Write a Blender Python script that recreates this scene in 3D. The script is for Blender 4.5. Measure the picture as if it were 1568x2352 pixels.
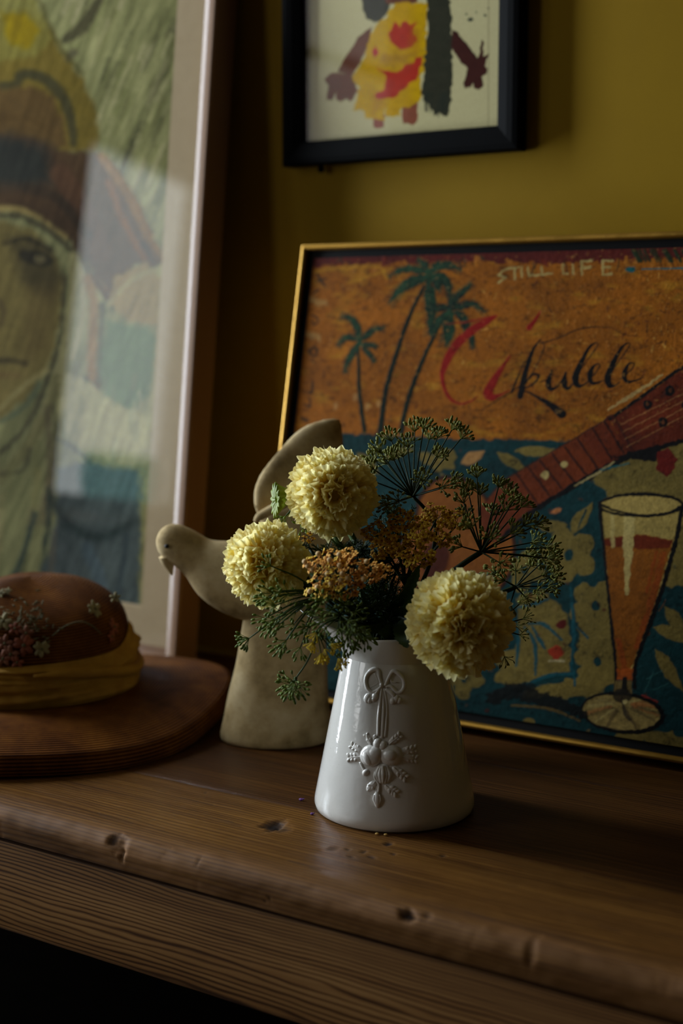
import bpy, math, random
import numpy as np
from mathutils import Vector, Matrix

random.seed(11)
rng = np.random.default_rng(11)
scene = bpy.context.scene
for o in list(bpy.data.objects):
    bpy.data.objects.remove(o)
col = scene.collection

# ------------------------------------------------------------------ camera
# world: X runs right along the wall, Y into the wall, Z up; origin under the jug on the table top (metres)
FPX = 3266.7
PITCH = math.radians(7.498)
HEAD = math.radians(32.745)
Hd = np.array([-math.sin(HEAD), math.cos(HEAD), 0.0])
Rt = np.array([math.cos(HEAD), math.sin(HEAD), 0.0])
Zt = np.array([0, 0, 1.0])
Fw = Hd * math.cos(PITCH) - Zt * math.sin(PITCH)
Up = Hd * math.sin(PITCH) + Zt * math.cos(PITCH)
CAM = np.array([0.5984, -1.0141, 0.4095])


def ray(x, y):
    return Fw + Rt * ((x - 784) / FPX) - Up * ((y - 1176) / FPX)


def P3(x, y, d):            # measured sight line and distance -> point in the room
    return CAM + ray(x, y) * d


def onplane(x, y, o, n):
    r = ray(x, y)
    return CAM + r * (np.dot(np.asarray(o) - CAM, n) / np.dot(r, n))


def proj(p):
    d = np.asarray(p) - CAM
    z = d @ Fw
    return 784 + FPX * (d @ Rt) / z, 1176 - FPX * (d @ Up) / z


cam = bpy.data.objects.new('camera', bpy.data.cameras.new('camera'))
col.objects.link(cam)
cam.matrix_world = Matrix((
    (Rt[0], Up[0], -Fw[0], CAM[0]), (Rt[1], Up[1], -Fw[1], CAM[1]),
    (Rt[2], Up[2], -Fw[2], CAM[2]), (0, 0, 0, 1)))
cam.data.lens = 50
cam.data.sensor_fit = 'VERTICAL'
cam.data.sensor_height = 36
cam.data.sensor_width = 24
cam.data.clip_start = 0.02
cam.data.dof.use_dof = True
cam.data.dof.focus_distance = 1.205
cam.data.dof.aperture_fstop = 3.0
scene.camera = cam

# ------------------------------------------------------------------ world, window daylight, exposure
scene.view_settings.view_transform = 'Standard'
scene.view_settings.look = 'None'
scene.view_settings.gamma = 1
scene.view_settings.use_curve_mapping = False
scene.view_settings.exposure = 1.14
world = bpy.data.worlds.new('world')
scene.world = world
world.use_nodes = True
bg = world.node_tree.nodes['Background']
bg.inputs[0].default_value = (0.75, 0.85, 1.0, 1)
bg.inputs[1].default_value = 0.35

WALL_Y = 0.374
ROOM = dict(x0=-1.85, x1=2.3, y0=-2.7, z0=-0.80, z1=2.45)
WINS = [dict(y0=-0.48, y1=0.02, z0=-0.22, z1=2.25, L=14.5, c=(0.80, 0.90, 1.0)),      # the near window that lights the table
        dict(y0=-1.50, y1=-0.96, z0=0.20, z1=1.16, L=1.15, c=(0.92, 0.98, 0.92)),     # a shaded garden window further along
        dict(y0=-2.60, y1=-1.66, z0=0.14, z1=2.25, L=1.35, c=(1.0, 0.97, 0.92))]      # the far window at the end of the room
for w_ in WINS:
    ld = bpy.data.lights.new('window_daylight', 'AREA')
    ld.shape = 'RECTANGLE'
    ld.size = w_['y1'] - w_['y0'] + 0.04
    ld.size_y = w_['z1'] - w_['z0'] + 0.04
    ld.energy = w_['L'] * math.pi * ld.size * ld.size_y
    ld.color = w_['c']
    wo = bpy.data.objects.new('window_daylight', ld)
    col.objects.link(wo)
    wo.matrix_world = Matrix(((0, 0, -1, ROOM['x0'] - 0.16), (-1, 0, 0, (w_['y0'] + w_['y1']) / 2),
                              (0, 1, 0, (w_['z0'] + w_['z1']) / 2), (0, 0, 0, 1)))


# ------------------------------------------------------------------ helpers: materials
def lin(c):
    c = np.asarray(c, float) / 255.0
    return np.where(c <= 0.04045, c / 12.92, ((c + 0.055) / 1.055) ** 2.4)


def c4(c):
    l = lin(c)
    return (float(l[0]), float(l[1]), float(l[2]), 1)


class NT:
    def __init__(s, name):
        s.m = bpy.data.materials.new(name)
        s.m.use_nodes = True
        s.t = s.m.node_tree
        s.b = s.t.nodes['Principled BSDF']
        s.out = s.t.nodes['Material Output']
        s._tc = None

    def n(s, typ, ins=None, **kw):
        nd = s.t.nodes.new(typ)
        for k, v in kw.items():
            setattr(nd, k, v)
        for k, v in (ins or {}).items():
            s.link(v, nd.inputs[k])
        return nd

    def link(s, v, sock):
        if isinstance(v, bpy.types.NodeSocket):
            s.t.links.new(v, sock)
        else:
            sock.default_value = v

    def tc(s, which='Object', scale=(1, 1, 1), rot=(0, 0, 0)):
        if s._tc is None:
            s._tc = s.n('ShaderNodeTexCoord')
        mp = s.n('ShaderNodeMapping', {0: s._tc.outputs[which], 'Scale': scale, 'Rotation': rot})
        return mp.outputs[0]

    def noise(s, vec, scale, detail=3, rough=.5, dist=0):
        return s.n('ShaderNodeTexNoise', {'Vector': vec, 'Scale': scale, 'Detail': detail,
                                          'Roughness': rough, 'Distortion': dist}).outputs[0]

    def ramp(s, fac, stops):
        r = s.n('ShaderNodeValToRGB', {0: fac})
        e = r.color_ramp.elements
        while len(e) < len(stops):
            e.new(0.5)
        for i, (p, c) in enumerate(stops):
            e[i].position = p
            e[i].color = c if len(c) == 4 else c4(c)
        return r.outputs[0]

    def mix(s, fac, a, b, mode='MIX'):
        m = s.n('ShaderNodeMix', data_type='RGBA', blend_type=mode)
        s.link(fac, m.inputs[0])
        s.link(a, m.inputs[6])
        s.link(b, m.inputs[7])
        return m.outputs[2]

    def math(s, op, a, b=0.0, c=None):
        m = s.n('ShaderNodeMath', operation=op)
        s.link(a, m.inputs[0])
        s.link(b, m.inputs[1])
        if c is not None:
            s.link(c, m.inputs[2])
        return m.outputs[0]

    def bump(s, h, strength=.3, dist=.001, normal=None):
        b = s.n('ShaderNodeBump', {'Height': h, 'Strength': strength, 'Distance': dist})
        if normal is not None:
            s.link(normal, b.inputs['Normal'])
        return b.outputs[0]

    def attr(s, name, out=0):
        a = s.n('ShaderNodeAttribute', attribute_name=name)
        return a.outputs[out]

    def set(s, **kw):
        for k, v in kw.items():
            s.link(v, s.b.inputs[k.replace('_', ' ')])
        return s.m


def simple(name, c1, c2=None, scale=40, rough=.6, spec=.5, bump=0, bscale=200, bdist=.0006, stretch=(1, 1, 1), metal=0, coat=0):
    t = NT(name)
    v = t.tc(scale=stretch)
    if c2 is not None:
        t.set(Base_Color=t.ramp(t.noise(v, scale, 5, .6), [(.32, c1), (.68, c2)]))
    else:
        t.set(Base_Color=c4(c1))
    t.set(Roughness=rough, Metallic=metal)
    t.b.inputs['Specular IOR Level'].default_value = spec
    t.b.inputs['Coat Weight'].default_value = coat
    if bump:
        t.set(Normal=t.bump(t.noise(v, bscale, 4, .6), bump, bdist))
    return t.m


def leafy(name, c1, c2, scale=60, rough=.5, trans=.35, spec=.4, bump=0, bscale=300):
    """thin plant tissue: diffuse/gloss mixed with light passing through"""
    t = NT(name)
    v = t.tc()
    cc = t.ramp(t.noise(v, scale, 3, .6), [(.3, c1), (.7, c2)])
    t.set(Base_Color=cc, Roughness=rough)
    t.b.inputs['Specular IOR Level'].default_value = spec
    if bump:
        t.set(Normal=t.bump(t.noise(v, bscale, 3), bump, .0006))
    tr = t.n('ShaderNodeBsdfTranslucent', {0: cc})
    mx = t.n('ShaderNodeMixShader', {0: trans, 1: t.b.outputs[0], 2: tr.outputs[0]})
    t.t.links.new(mx.outputs[0], t.out.inputs[0])
    return t.m


def pane(name, refl=.045, tint=(1, 1, 1, 1)):
    """clear flat glass: light passes, surface mirrors more at grazing angles"""
    t = NT(name)
    tr = t.n('ShaderNodeBsdfTransparent', {0: tint})
    gl = t.n('ShaderNodeBsdfGlossy', {'Roughness': 0.0})
    lw = t.n('ShaderNodeLayerWeight', {0: .5})
    f = t.math('POWER', lw.outputs['Facing'], 4.0)
    f = t.math('MULTIPLY_ADD', f, .6, refl)
    mx = t.n('ShaderNodeMixShader', {0: f, 1: tr.outputs[0], 2: gl.outputs[0]})
    t.t.links.new(mx.outputs[0], t.out.inputs[0])
    return t.m


# ------------------------------------------------------------------ helpers: geometry
def mk(name, verts, faces, m=None, parent=None, smooth=True):
    me = bpy.data.meshes.new(name)
    me.from_pydata([tuple(map(float, v)) for v in verts], [], faces)
    if m:
        me.materials.append(m)
    if smooth:
        me.polygons.foreach_set('use_smooth', [True] * len(me.polygons))
    me.update()
    return put(name, me, parent)


def put(name, me, parent=None, M=None):
    o = bpy.data.objects.new(name, me)
    col.objects.link(o)
    if M is not None:
        o.matrix_basis = M
    if parent is not None:
        o.parent = parent
        if parent.type == 'EMPTY':
            o.matrix_parent_inverse = Matrix.Translation(-parent.location)
    return o


def tag(o, label=None, cat=None, group=None, kind=None):
    for k, v in (('label', label), ('category', cat), ('group', group), ('kind', kind)):
        if v:
            o[k] = v
    return o


def thing(name, loc, label, cat, group=None):
    o = bpy.data.objects.new(name, None)
    o.empty_display_size = .03
    col.objects.link(o)
    o.location = Vector([float(a) for a in loc])
    return tag(o, label, cat, group)


class MB:
    def __init__(s):
        s.v, s.f = [], []

    def add(s, v, f):
        k = len(s.v)
        s.v.extend([tuple(p) for p in v])
        s.f.extend([tuple(i + k for i in q) for q in f])
        return s

    def box(s, a, b):
        (x0, y0, z0), (x1, y1, z1) = a, b
        return s.add([(x0, y0, z0), (x1, y0, z0), (x1, y1, z0), (x0, y1, z0), (x0, y0, z1), (x1, y0, z1), (x1, y1, z1), (x0, y1, z1)],
                     [(0, 3, 2, 1), (4, 5, 6, 7), (0, 1, 5, 4), (1, 2, 6, 5), (2, 3, 7, 6), (3, 0, 4, 7)])

    def tube(s, pts, rad, n=6):
        return s.add(*tube(pts, rad, n))

    def ell(s, c, ax, nu=8, nv=5):
        return s.add(*ellipsoid(c, ax, nu, nv))

    def build(s, name, m, parent=None, smooth=True):
        return mk(name, s.v, s.f, m, parent, smooth)


def unit(v):
    v = np.asarray(v, float)
    return v / (np.linalg.norm(v) + 1e-12)


def frame_of(d):
    d = unit(d)
    a = np.array([0, 0, 1.0]) if abs(d[2]) < .9 else np.array([1.0, 0, 0])
    x = unit(np.cross(a, d))
    return x, np.cross(d, x), d


def catmull(pts, n=8):
    p = np.asarray(pts, float)
    if len(p) < 3:
        t = np.linspace(0, 1, n + 1)[:, None]
        return p[0] * (1 - t) + p[-1] * t
    q = np.vstack([2 * p[0] - p[1], p, 2 * p[-1] - p[-2]])
    out = []
    for i in range(1, len(q) - 2):
        for t in np.arange(n) / n:
            a, b, c, d = q[i - 1], q[i], q[i + 1], q[i + 2]
            out.append(.5 * (2 * b + (c - a) * t + (2 * a - 5 * b + 4 * c - d) * t * t + (3 * b - a - 3 * c + d) * t ** 3))
    out.append(q[-2])
    return np.array(out)


def tube(pts, rad, n=6):
    p = np.asarray(pts, float)
    m = len(p)
    rad = np.broadcast_to(np.asarray(rad, float), (m,)) if np.ndim(rad) == 0 or len(np.atleast_1d(rad)) == m else \
        np.interp(np.linspace(0, 1, m), np.linspace(0, 1, len(rad)), rad)
    tg = np.gradient(p, axis=0)
    x, y, _ = frame_of(tg[0])
    V, F = [], []
    for i in range(m):
        d = unit(tg[i])
        x = unit(x - d * np.dot(x, d))
        y = np.cross(d, x)
        for k in range(n):
            a = 2 * math.pi * k / n
            V.append(p[i] + (x * math.cos(a) + y * math.sin(a)) * rad[i])
    for i in range(m - 1):
        for k in range(n):
            k2 = (k + 1) % n
            F.append((i * n + k, i * n + k2, (i + 1) * n + k2, (i + 1) * n + k))
    F.append(tuple(range(n))[::-1])
    F.append(tuple((m - 1) * n + k for k in range(n)))
    return V, F


def ellipsoid(c, ax, nu=8, nv=5):
    """ax: three axis vectors; third is the pole"""
    c = np.asarray(c, float)
    a, b, d = [np.asarray(q, float) for q in ax]
    V = [c - d]
    for j in range(1, nv):
        t = math.pi * j / nv
        for k in range(nu):
            u = 2 * math.pi * k / nu
            V.append(c + math.sin(t) * (a * math.cos(u) + b * math.sin(u)) - d * math.cos(t))
    V.append(c + d)
    F = []
    for k in range(nu):
        F.append((0, 1 + (k + 1) % nu, 1 + k))
        for j in range(nv - 2):
            p, q = 1 + j * nu, 1 + (j + 1) * nu
            F.append((p + k, p + (k + 1) % nu, q + (k + 1) % nu, q + k))
        p = 1 + (nv - 2) * nu
        F.append((p + k, p + (k + 1) % nu, len(V) - 1))
    return V, F


def lathe(prof, n, fr=None, close=False):
    """prof rows of (r, z); fr(phi, i, r, z) may return a bent point"""
    V, F = [], []
    m = len(prof)
    for i, (r, z) in enumerate(prof):
        for k in range(n):
            a = 2 * math.pi * k / n
            V.append(fr(a, i, r, z) if fr else (r * math.cos(a), r * math.sin(a), z))
    for i in range(m - 1):
        for k in range(n):
            k2 = (k + 1) % n
            F.append((i * n + k, i * n + k2, (i + 1) * n + k2, (i + 1) * n + k))
    if close:
        F.append(tuple(range(n))[::-1])
        F.append(tuple((m - 1) * n + k for k in range(n)))
    return V, F


def frame_rails(name, O, ex, ey, n, W, H, prof, m, parent, smooth=False):
    """four mitred rails round a W x H rectangle from corner O; prof rows (inset from the outer edge, height along n)"""
    O, ex, ey, n = [np.asarray(q, float) for q in (O, ex, ey, n)]
    cs = [(0, 0, 1, 1), (W, 0, -1, 1), (W, H, -1, -1), (0, H, 1, -1)]
    obs = []
    for s in range(4):
        V = []
        for c in (cs[s], cs[(s + 1) % 4]):
            for a, d in prof:
                V.append(O + ex * (c[0] + c[2] * a) + ey * (c[1] + c[3] * a) + n * d)
        k = len(prof)
        F = [(i, (i + 1) % k, k + (i + 1) % k, k + i) for i in range(k)]
        F += [tuple(range(k))[::-1], tuple(range(k, 2 * k))]
        obs.append(mk(name, V, F, m, parent, smooth))
    return obs


# ------------------------------------------------------------------ helpers: a hand-painted surface
_lat = rng.random((128, 128))


def vnoise(x, y, sx, sy=None, off=0.0):
    sy = sy or sx
    u, v = x / sx + off * 7.13, y / sy + off * 3.71
    iu, iv = np.floor(u).astype(int), np.floor(v).astype(int)
    fu, fv = u - iu, v - iv
    fu, fv = fu * fu * (3 - 2 * fu), fv * fv * (3 - 2 * fv)
    g = lambda a, b: _lat[a % 128, b % 128]
    return (g(iu, iv) * (1 - fu) + g(iu + 1, iv) * fu) * (1 - fv) + (g(iu, iv + 1) * (1 - fu) + g(iu + 1, iv + 1) * fu) * fv


def fbm(x, y, sx, sy=None, off=0.0, oct=3):
    sy = sy or sx
    t, a, w = 0, 1.0, 0
    for i in range(oct):
        t = t + a * vnoise(x, y, sx / 2 ** i, sy / 2 ** i, off + i * 1.7)
        w += a
        a *= .55
    return t / w


class Painter:
    """pigment and paint thickness on a grid of points; x, y are sketch units"""
    def __init__(s, x, y, base):
        s.x, s.y = x, y
        s.c = np.tile(lin(base), (len(x), 1))
        s.h = np.zeros(len(x))
        s.k = 0

    def jit(s, amt=6, scale=9):
        s.k += 1
        return (vnoise(s.x, s.y, scale, off=s.k * .37) - .5) * amt, (vnoise(s.x, s.y, scale, off=s.k * .91 + 5) - .5) * amt

    def lay(s, idx, al, color, vary=.16, thick=.35):
        s.k += 1
        x, y = s.x[idx], s.y[idx]
        sh = 1 + vary * 2 * (fbm(x, y, 14, 9, off=s.k * .53) - .5)
        cc = lin(color)[None, :] * sh[:, None]
        s.c[idx] = s.c[idx] * (1 - al[:, None]) + cc * al[:, None]
        s.h[idx] += al * thick

    def poly(s, pts, color, a=1.0, soft=2.5, rough=4, scale=9, **kw):
        p = np.asarray(pts, float)
        pad = 8 + rough
        idx = np.nonzero((s.x > p[:, 0].min() - pad) & (s.x < p[:, 0].max() + pad) & (s.y > p[:, 1].min() - pad) & (s.y < p[:, 1].max() + pad))[0]
        if not len(idx):
            return
        s.k += 1
        x, y = s.x[idx], s.y[idx]
        x = x + (vnoise(x, y, scale, off=s.k * .37) - .5) * rough
        y = y + (vnoise(x, y, scale, off=s.k * .91 + 5) - .5) * rough
        ins = np.zeros(len(idx), bool)
        dm = np.full(len(idx), 1e9)
        q = np.roll(p, -1, 0)
        for (x0, y0), (x1, y1) in zip(p, q):
            dx, dy = x1 - x0, y1 - y0
            L = dx * dx + dy * dy + 1e-9
            t = np.clip(((x - x0) * dx + (y - y0) * dy) / L, 0, 1)
            dm = np.minimum(dm, np.hypot(x - x0 - t * dx, y - y0 - t * dy))
            cr = ((y0 > y) != (y1 > y))
            xi = (x1 - x0) * (y - y0) / (y1 - y0 + 1e-12) + x0
            ins ^= cr & (x < xi)
        sd = np.where(ins, -dm, dm)
        s.lay(idx, np.clip(.5 - sd / soft, 0, 1) * a, color, **kw)

    def ell(s, cx, cy, rx, ry, ang=0, color=(0, 0, 0), **kw):
        t = np.linspace(0, 2 * math.pi, 22)[:-1]
        c, d = math.cos(math.radians(ang)), math.sin(math.radians(ang))
        s.poly([(cx + rx * math.cos(u) * c - ry * math.sin(u) * d, cy + rx * math.cos(u) * d + ry * math.sin(u) * c) for u in t], color, **kw)

    def leaf(s, x0, y0, x1, y1, w, color, bend=0, **kw):
        t = np.linspace(0, 1, 10)
        dx, dy = x1 - x0, y1 - y0
        L = math.hypot(dx, dy)
        nx, ny = -dy / L, dx / L
        a = [(x0 + dx * u + nx * (w * math.sin(math.pi * u ** .8) + bend * math.sin(math.pi * u)), y0 + dy * u + ny * (w * math.sin(math.pi * u ** .8) + bend * math.sin(math.pi * u))) for u in t]
        b = [(x0 + dx * u + nx * (-w * math.sin(math.pi * u ** .8) + bend * math.sin(math.pi * u)), y0 + dy * u + ny * (-w * math.sin(math.pi * u ** .8) + bend * math.sin(math.pi * u))) for u in t]
        s.poly(a + b[::-1][1:-1], color, **kw)

    def stroke(s, pts, w, color, a=1.0, soft=2.0, rough=2.5, dry=0, smooth=True, **kw):
        p = np.asarray(pts, float)
        w = np.atleast_1d(np.asarray(w, float))
        if smooth and len(p) > 2:
            p = catmull(p, 6)
        ww = np.interp(np.linspace(0, 1, len(p)), np.linspace(0, 1, len(w)), w) / 2
        pad = ww.max() + 6
        idx = np.nonzero((s.x > p[:, 0].min() - pad) & (s.x < p[:, 0].max() + pad) & (s.y > p[:, 1].min() - pad) & (s.y < p[:, 1].max() + pad))[0]
        if not len(idx):
            return
        s.k += 1
        x, y = s.x[idx], s.y[idx]
        if rough:
            x = x + (vnoise(x, y, 7, off=s.k * .31) - .5) * rough
            y = y + (vnoise(x, y, 7, off=s.k * .77 + 3) - .5) * rough
        sd = np.full(len(idx), 1e9)
        for i in range(len(p) - 1):
            (x0, y0), (x1, y1) = p[i], p[i + 1]
            dx, dy = x1 - x0, y1 - y0
            t = np.clip(((x - x0) * dx + (y - y0) * dy) / (dx * dx + dy * dy + 1e-9), 0, 1)
            sd = np.minimum(sd, np.hypot(x - x0 - t * dx, y - y0 - t * dy) - (ww[i] + (ww[i + 1] - ww[i]) * t))
        al = np.clip(.5 - sd / soft, 0, 1) * a
        if dry:
            al = al * np.clip(1.4 - dry * 2.2 * vnoise(x, y, 5, 5, off=s.k), 0, 1)
        s.lay(idx, al, color, **kw)


def painted_grid(name, O, ex, ey, n, W, H, nu, nv, sketch, base, m, parent, relief=.0003):
    """a W x H painted sheet; sketch(painter) lays the colours"""
    O, ex, ey, n = [np.asarray(q, float) for q in (O, ex, ey, n)]
    gu, gv = np.meshgrid(np.linspace(0, W, nu), np.linspace(0, H, nv))
    gu, gv = gu.ravel(), gv.ravel()
    P = O + gu[:, None] * ex + gv[:, None] * ey
    d = P - CAM
    z = d @ Fw
    pt = Painter(784 + FPX * (d @ Rt) / z, 1176 - FPX * (d @ Up) / z, base)
    sketch(pt)
    P = P + n * (np.minimum(pt.h, 2.5) * relief)[:, None]
    me = bpy.data.meshes.new(name)
    i = np.arange(nu * nv).reshape(nv, nu)
    q = np.stack([i[:-1, :-1], i[:-1, 1:], i[1:, 1:], i[1:, :-1]], -1).reshape(-1, 4)
    me.vertices.add(len(P))
    me.vertices.foreach_set('co', P.ravel())
    me.loops.add(q.size)
    me.loops.foreach_set('vertex_index', q.ravel().astype(np.int32))
    me.polygons.add(len(q))
    me.polygons.foreach_set('loop_start', (np.arange(len(q)) * 4).astype(np.int32))
    me.polygons.foreach_set('use_smooth', np.ones(len(q), bool))
    me.update(calc_edges=True)
    a = me.color_attributes.new('paint', 'FLOAT_COLOR', 'POINT')
    a.data.foreach_set('color', np.concatenate([np.clip(pt.c, 0, 1), np.ones((len(P), 1))], 1).astype(np.float32).ravel())
    me.materials.append(m)
    return put(name, me, parent)


def paint_mat(name, rough=.5, spec=.4, grain=.25, gscale=350, bump=.4, bdist=.0008, coat=0):
    t = NT(name)
    v = t.tc()
    g = t.noise(v, gscale, 6, .65)
    cc = t.mix(grain, t.attr('paint'), t.ramp(g, [(.3, (40, 40, 40)), (.7, (255, 255, 255))]), 'OVERLAY')
    t.set(Base_Color=cc, Roughness=rough, Normal=t.bump(g, bump, bdist))
    t.b.inputs['Specular IOR Level'].default_value = spec
    t.b.inputs['Coat Weight'].default_value = coat
    t.b.inputs['Coat Roughness'].default_value = .25
    return t.m

# ================================================================== the room
def struct(name, mb, m):
    return tag(mb.build(name, m, None, False), kind='structure')


x0, x1, y0, z0, z1 = ROOM['x0'], ROOM['x1'], ROOM['y0'], ROOM['z0'], ROOM['z1']
m_wall = simple('mustard_wall_paint', (126, 97, 5), (136, 106, 8), 3, .7, .1, .25, 420, .0006)
m_dim = simple('warm_room_wall_paint', (54, 43, 27), (60, 48, 31), 3, .8, .3)
m_floor = simple('dark_floor_boards', (52, 38, 25), (68, 50, 33), 6, .6, .4, stretch=(1, 8, 1))
m_ceil = simple('ceiling_paint', (70, 62, 46), (76, 67, 50), 3, .9)
struct('wall_back', MB().box((x0 - .2, WALL_Y, z0), (x1 + .2, WALL_Y + .15, z1)), m_wall)
struct('wall_front', MB().box((x0 - .2, y0 - .15, z0), (x1 + .2, y0, z1)), m_dim)
struct('wall_right', MB().box((x1, y0, z0), (x1 + .15, WALL_Y, z1)), m_dim)
wl = MB()
wl.box((x0 - .14, y0, z0), (x0, WINS[2]['y0'], z1)).box((x0 - .14, WINS[2]['y1'], z0), (x0, WINS[1]['y0'], z1)).box((x0 - .14, WINS[1]['y1'], z0), (x0, WINS[0]['y0'], z1)).box((x0 - .14, WINS[0]['y1'], z0), (x0, WALL_Y, z1))
for w_ in WINS:
    wl.box((x0 - .14, w_['y0'], z0), (x0, w_['y1'], w_['z0'])).box((x0 - .14, w_['y0'], w_['z1']), (x0, w_['y1'], z1))
struct('wall_left', wl, m_dim)
struct('floor', MB().box((x0 - .2, y0 - .15, z0 - .1), (x1 + .2, WALL_Y + .15, z0)), m_floor)
struct('ceiling', MB().box((x0 - .2, y0 - .15, z1), (x1 + .2, WALL_Y + .15, z1 + .1)), m_ceil)

m_white = simple('window_white_paint', (205, 205, 200), (214, 213, 208), 12, .45)
m_pane = pane('window_glass', .04)
for wi, w_ in enumerate(WINS):
    wy0, wy1, wz0, wz1 = w_['y0'], w_['y1'], w_['z0'], w_['z1']
    win = tag(thing('window_%d' % (wi + 1), (x0, (wy0 + wy1) / 2, wz0), None, None), kind='structure')
    fb = MB()
    fb.box((x0 - .10, wy0, wz0), (x0 - .04, wy0 + .04, wz1)).box((x0 - .10, wy1 - .04, wz0), (x0 - .04, wy1, wz1))
    fb.box((x0 - .10, wy0 + .04, wz0), (x0 - .04, wy1 - .04, wz0 + .04)).box((x0 - .10, wy0 + .04, wz1 - .04), (x0 - .04, wy1 - .04, wz1))
    fb.build('window_frame', m_white, win, False)
    zm = wz0 + (wz1 - wz0) * .52
    cuts = ((wz0 + .04, wz1 - .04),) if wi == 1 else ((wz0 + .04, zm - .014), (zm + .014, wz1 - .04))
    if wi != 1:
        MB().box((x0 - .09, wy0 + .04, zm - .014), (x0 - .05, wy1 - .04, zm + .014)).build('glazing_bar', m_white, win, False)
    for za, zb in cuts:
        MB().box((x0 - .072, wy0 + .04, za), (x0 - .068, wy1 - .04, zb)).build('window_pane', m_pane, win, False)
    MB().box((x0 - .03, wy0 - .03, wz0 - .03), (x0 + .17, wy1 + .03, wz0)).build('window_sill', m_white, win, False)
# glass bowl on the sill of the garden window, mirrored in the portrait's glass
m_teal = NT('teal_glass')
tr_ = m_teal.n('ShaderNodeBsdfTransparent', {0: (.68, .87, .87, 1)})
m_teal.set(Base_Color=m_teal.ramp(m_teal.noise(m_teal.tc(), 20, 3), [(.3, (70, 126, 130)), (.7, (96, 150, 150))]), Roughness=.15)
mx_ = m_teal.n('ShaderNodeMixShader', {0: .85, 1: m_teal.b.outputs[0], 2: tr_.outputs[0]})
m_teal.t.links.new(mx_.outputs[0], m_teal.out.inputs[0])
bz = WINS[1]['z0']
V, F = lathe([(0, .001), (.05, .001), (.075, .012), (.10, .045), (.112, .085), (.108, .125), (.098, .150), (.094, .150), (.104, .124), (.108, .085), (.096, .047), (.07, .016), (0, .008)], 40,
             lambda a, i, r, z: (x0 + .115 - .06 + r * math.cos(a) * .8, -1.13 + r * math.sin(a), bz + z))
tag(mk('glass_bowl', V, F, m_teal.m), 'round teal glass bowl on a window sill, mirrored in the portrait glass', 'bowl')


# ================================================================== pine table
def wood_mat(name, light, mid, dark, lines=120, ang=0.0, rough=.42, use_mark=False, contrast=1.0, warp=.02):
    t = NT(name)
    v = t.tc(rot=(0, 0, ang))
    sep = t.n('ShaderNodeSeparateXYZ', {0: v})
    # slow drift of the growth rings along the board
    drift = t.noise(t.tc(scale=(1.1, 11, 11)), 1.0, 2, .45)
    drift2 = t.noise(t.tc(scale=(5, 30, 30)), 1.0, 3, .5)
    fine = t.noise(t.tc(scale=(3, 160, 160)), 1.0, 4, .65)
    blot = t.noise(t.tc(scale=(1.5, 5, 5)), 3.2, 5, .6)
    pore = t.noise(t.tc(scale=(14, 700, 700)), 1.0, 3, .6)
    c = t.math('ADD', sep.outputs[1], t.math('MULTIPLY', sep.outputs[2], .93))
    c = t.math('MULTIPLY_ADD', drift, warp * 9, t.math('MULTIPLY_ADD', drift2, warp * 2.2, c))
    ring = t.math('MULTIPLY', c, lines * 2 * math.pi)
    ring = t.math('MULTIPLY_ADD', fine, 1.3, ring)
    ring = t.math('MULTIPLY_ADD', t.math('SINE', ring), .5, .5)
    ring = t.math('POWER', ring, 2.2)
    f = t.math('MULTIPLY_ADD', fine, .75, t.math('MULTIPLY', ring, .42 * contrast))
    f = t.math('MULTIPLY_ADD', blot, .55, t.math('SUBTRACT', f, .32))
    cc = t.ramp(f, [(.10, light), (.45, mid), (.82, dark)])
    cc = t.mix(t.math('MULTIPLY', t.ramp(pore, [(.60, (0, 0, 0)), (.75, (255, 255, 255))]), .35), cc, c4(dark), 'MIX')
    rg = t.math('MULTIPLY_ADD', blot, .28, rough - .14)
    h = t.math('ADD', t.math('MULTIPLY', ring, -.5 * contrast), t.math('MULTIPLY', fine, -.8))
    if use_mark:
        mk_ = t.n('ShaderNodeSeparateColor', {0: t.attr('mark')})
        cc = t.mix(t.math('MULTIPLY', mk_.outputs[1], t.ramp(fine, [(.35, (90, 90, 90)), (.6, (255, 255, 255))])), cc, c4((150, 106, 62)))
        cc = t.mix(mk_.outputs[0], cc, c4((26, 15, 9)))
        rg = t.math('MULTIPLY_ADD', mk_.outputs[0], .35, t.math('MULTIPLY_ADD', mk_.outputs[2], .3, rg))
    t.set(Base_Color=cc, Roughness=rg, Normal=t.bump(h, .16, .0010))
    t.b.inputs['Specular IOR Level'].default_value = .17
    return t.m


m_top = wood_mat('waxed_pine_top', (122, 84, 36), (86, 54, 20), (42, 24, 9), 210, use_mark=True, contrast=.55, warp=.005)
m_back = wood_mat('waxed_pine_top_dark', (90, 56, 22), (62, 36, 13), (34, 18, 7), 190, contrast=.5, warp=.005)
m_apron = wood_mat('pine_apron', (178, 136, 84), (148, 106, 61), (78, 50, 27), 310, rough=.55, contrast=1.15, warp=.0052)

TX0, TX1 = -1.30, 0.95
table = thing('pine_table', ((TX0 + TX1) / 2, .1, z0), 'old waxed pine table with a worn rounded front edge and deep apron', 'table')

SEAM = -0.048


def front_profile(n):
    """arc-length samples over the front board: top, rounded nose, face"""
    yt, r, zb = -.174, .0135, -.0255
    L1 = SEAM - yt
    L2 = r * math.pi / 2
    L3 = -zb - r
    ss = np.linspace(0, L1 + L2 + L3, n)
    out = []
    for s in ss:
        if s <= L1:
            out.append((SEAM - s, 0.0, 0, 1))
        elif s <= L1 + L2:
            a = (s - L1) / r
            out.append((yt - r * math.sin(a), -r + r * math.cos(a), -math.sin(a), math.cos(a)))
        else:
            out.append((yt - r, -r - (s - L1 - L2), -1, 0))
    return ss, np.array(out)


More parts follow.
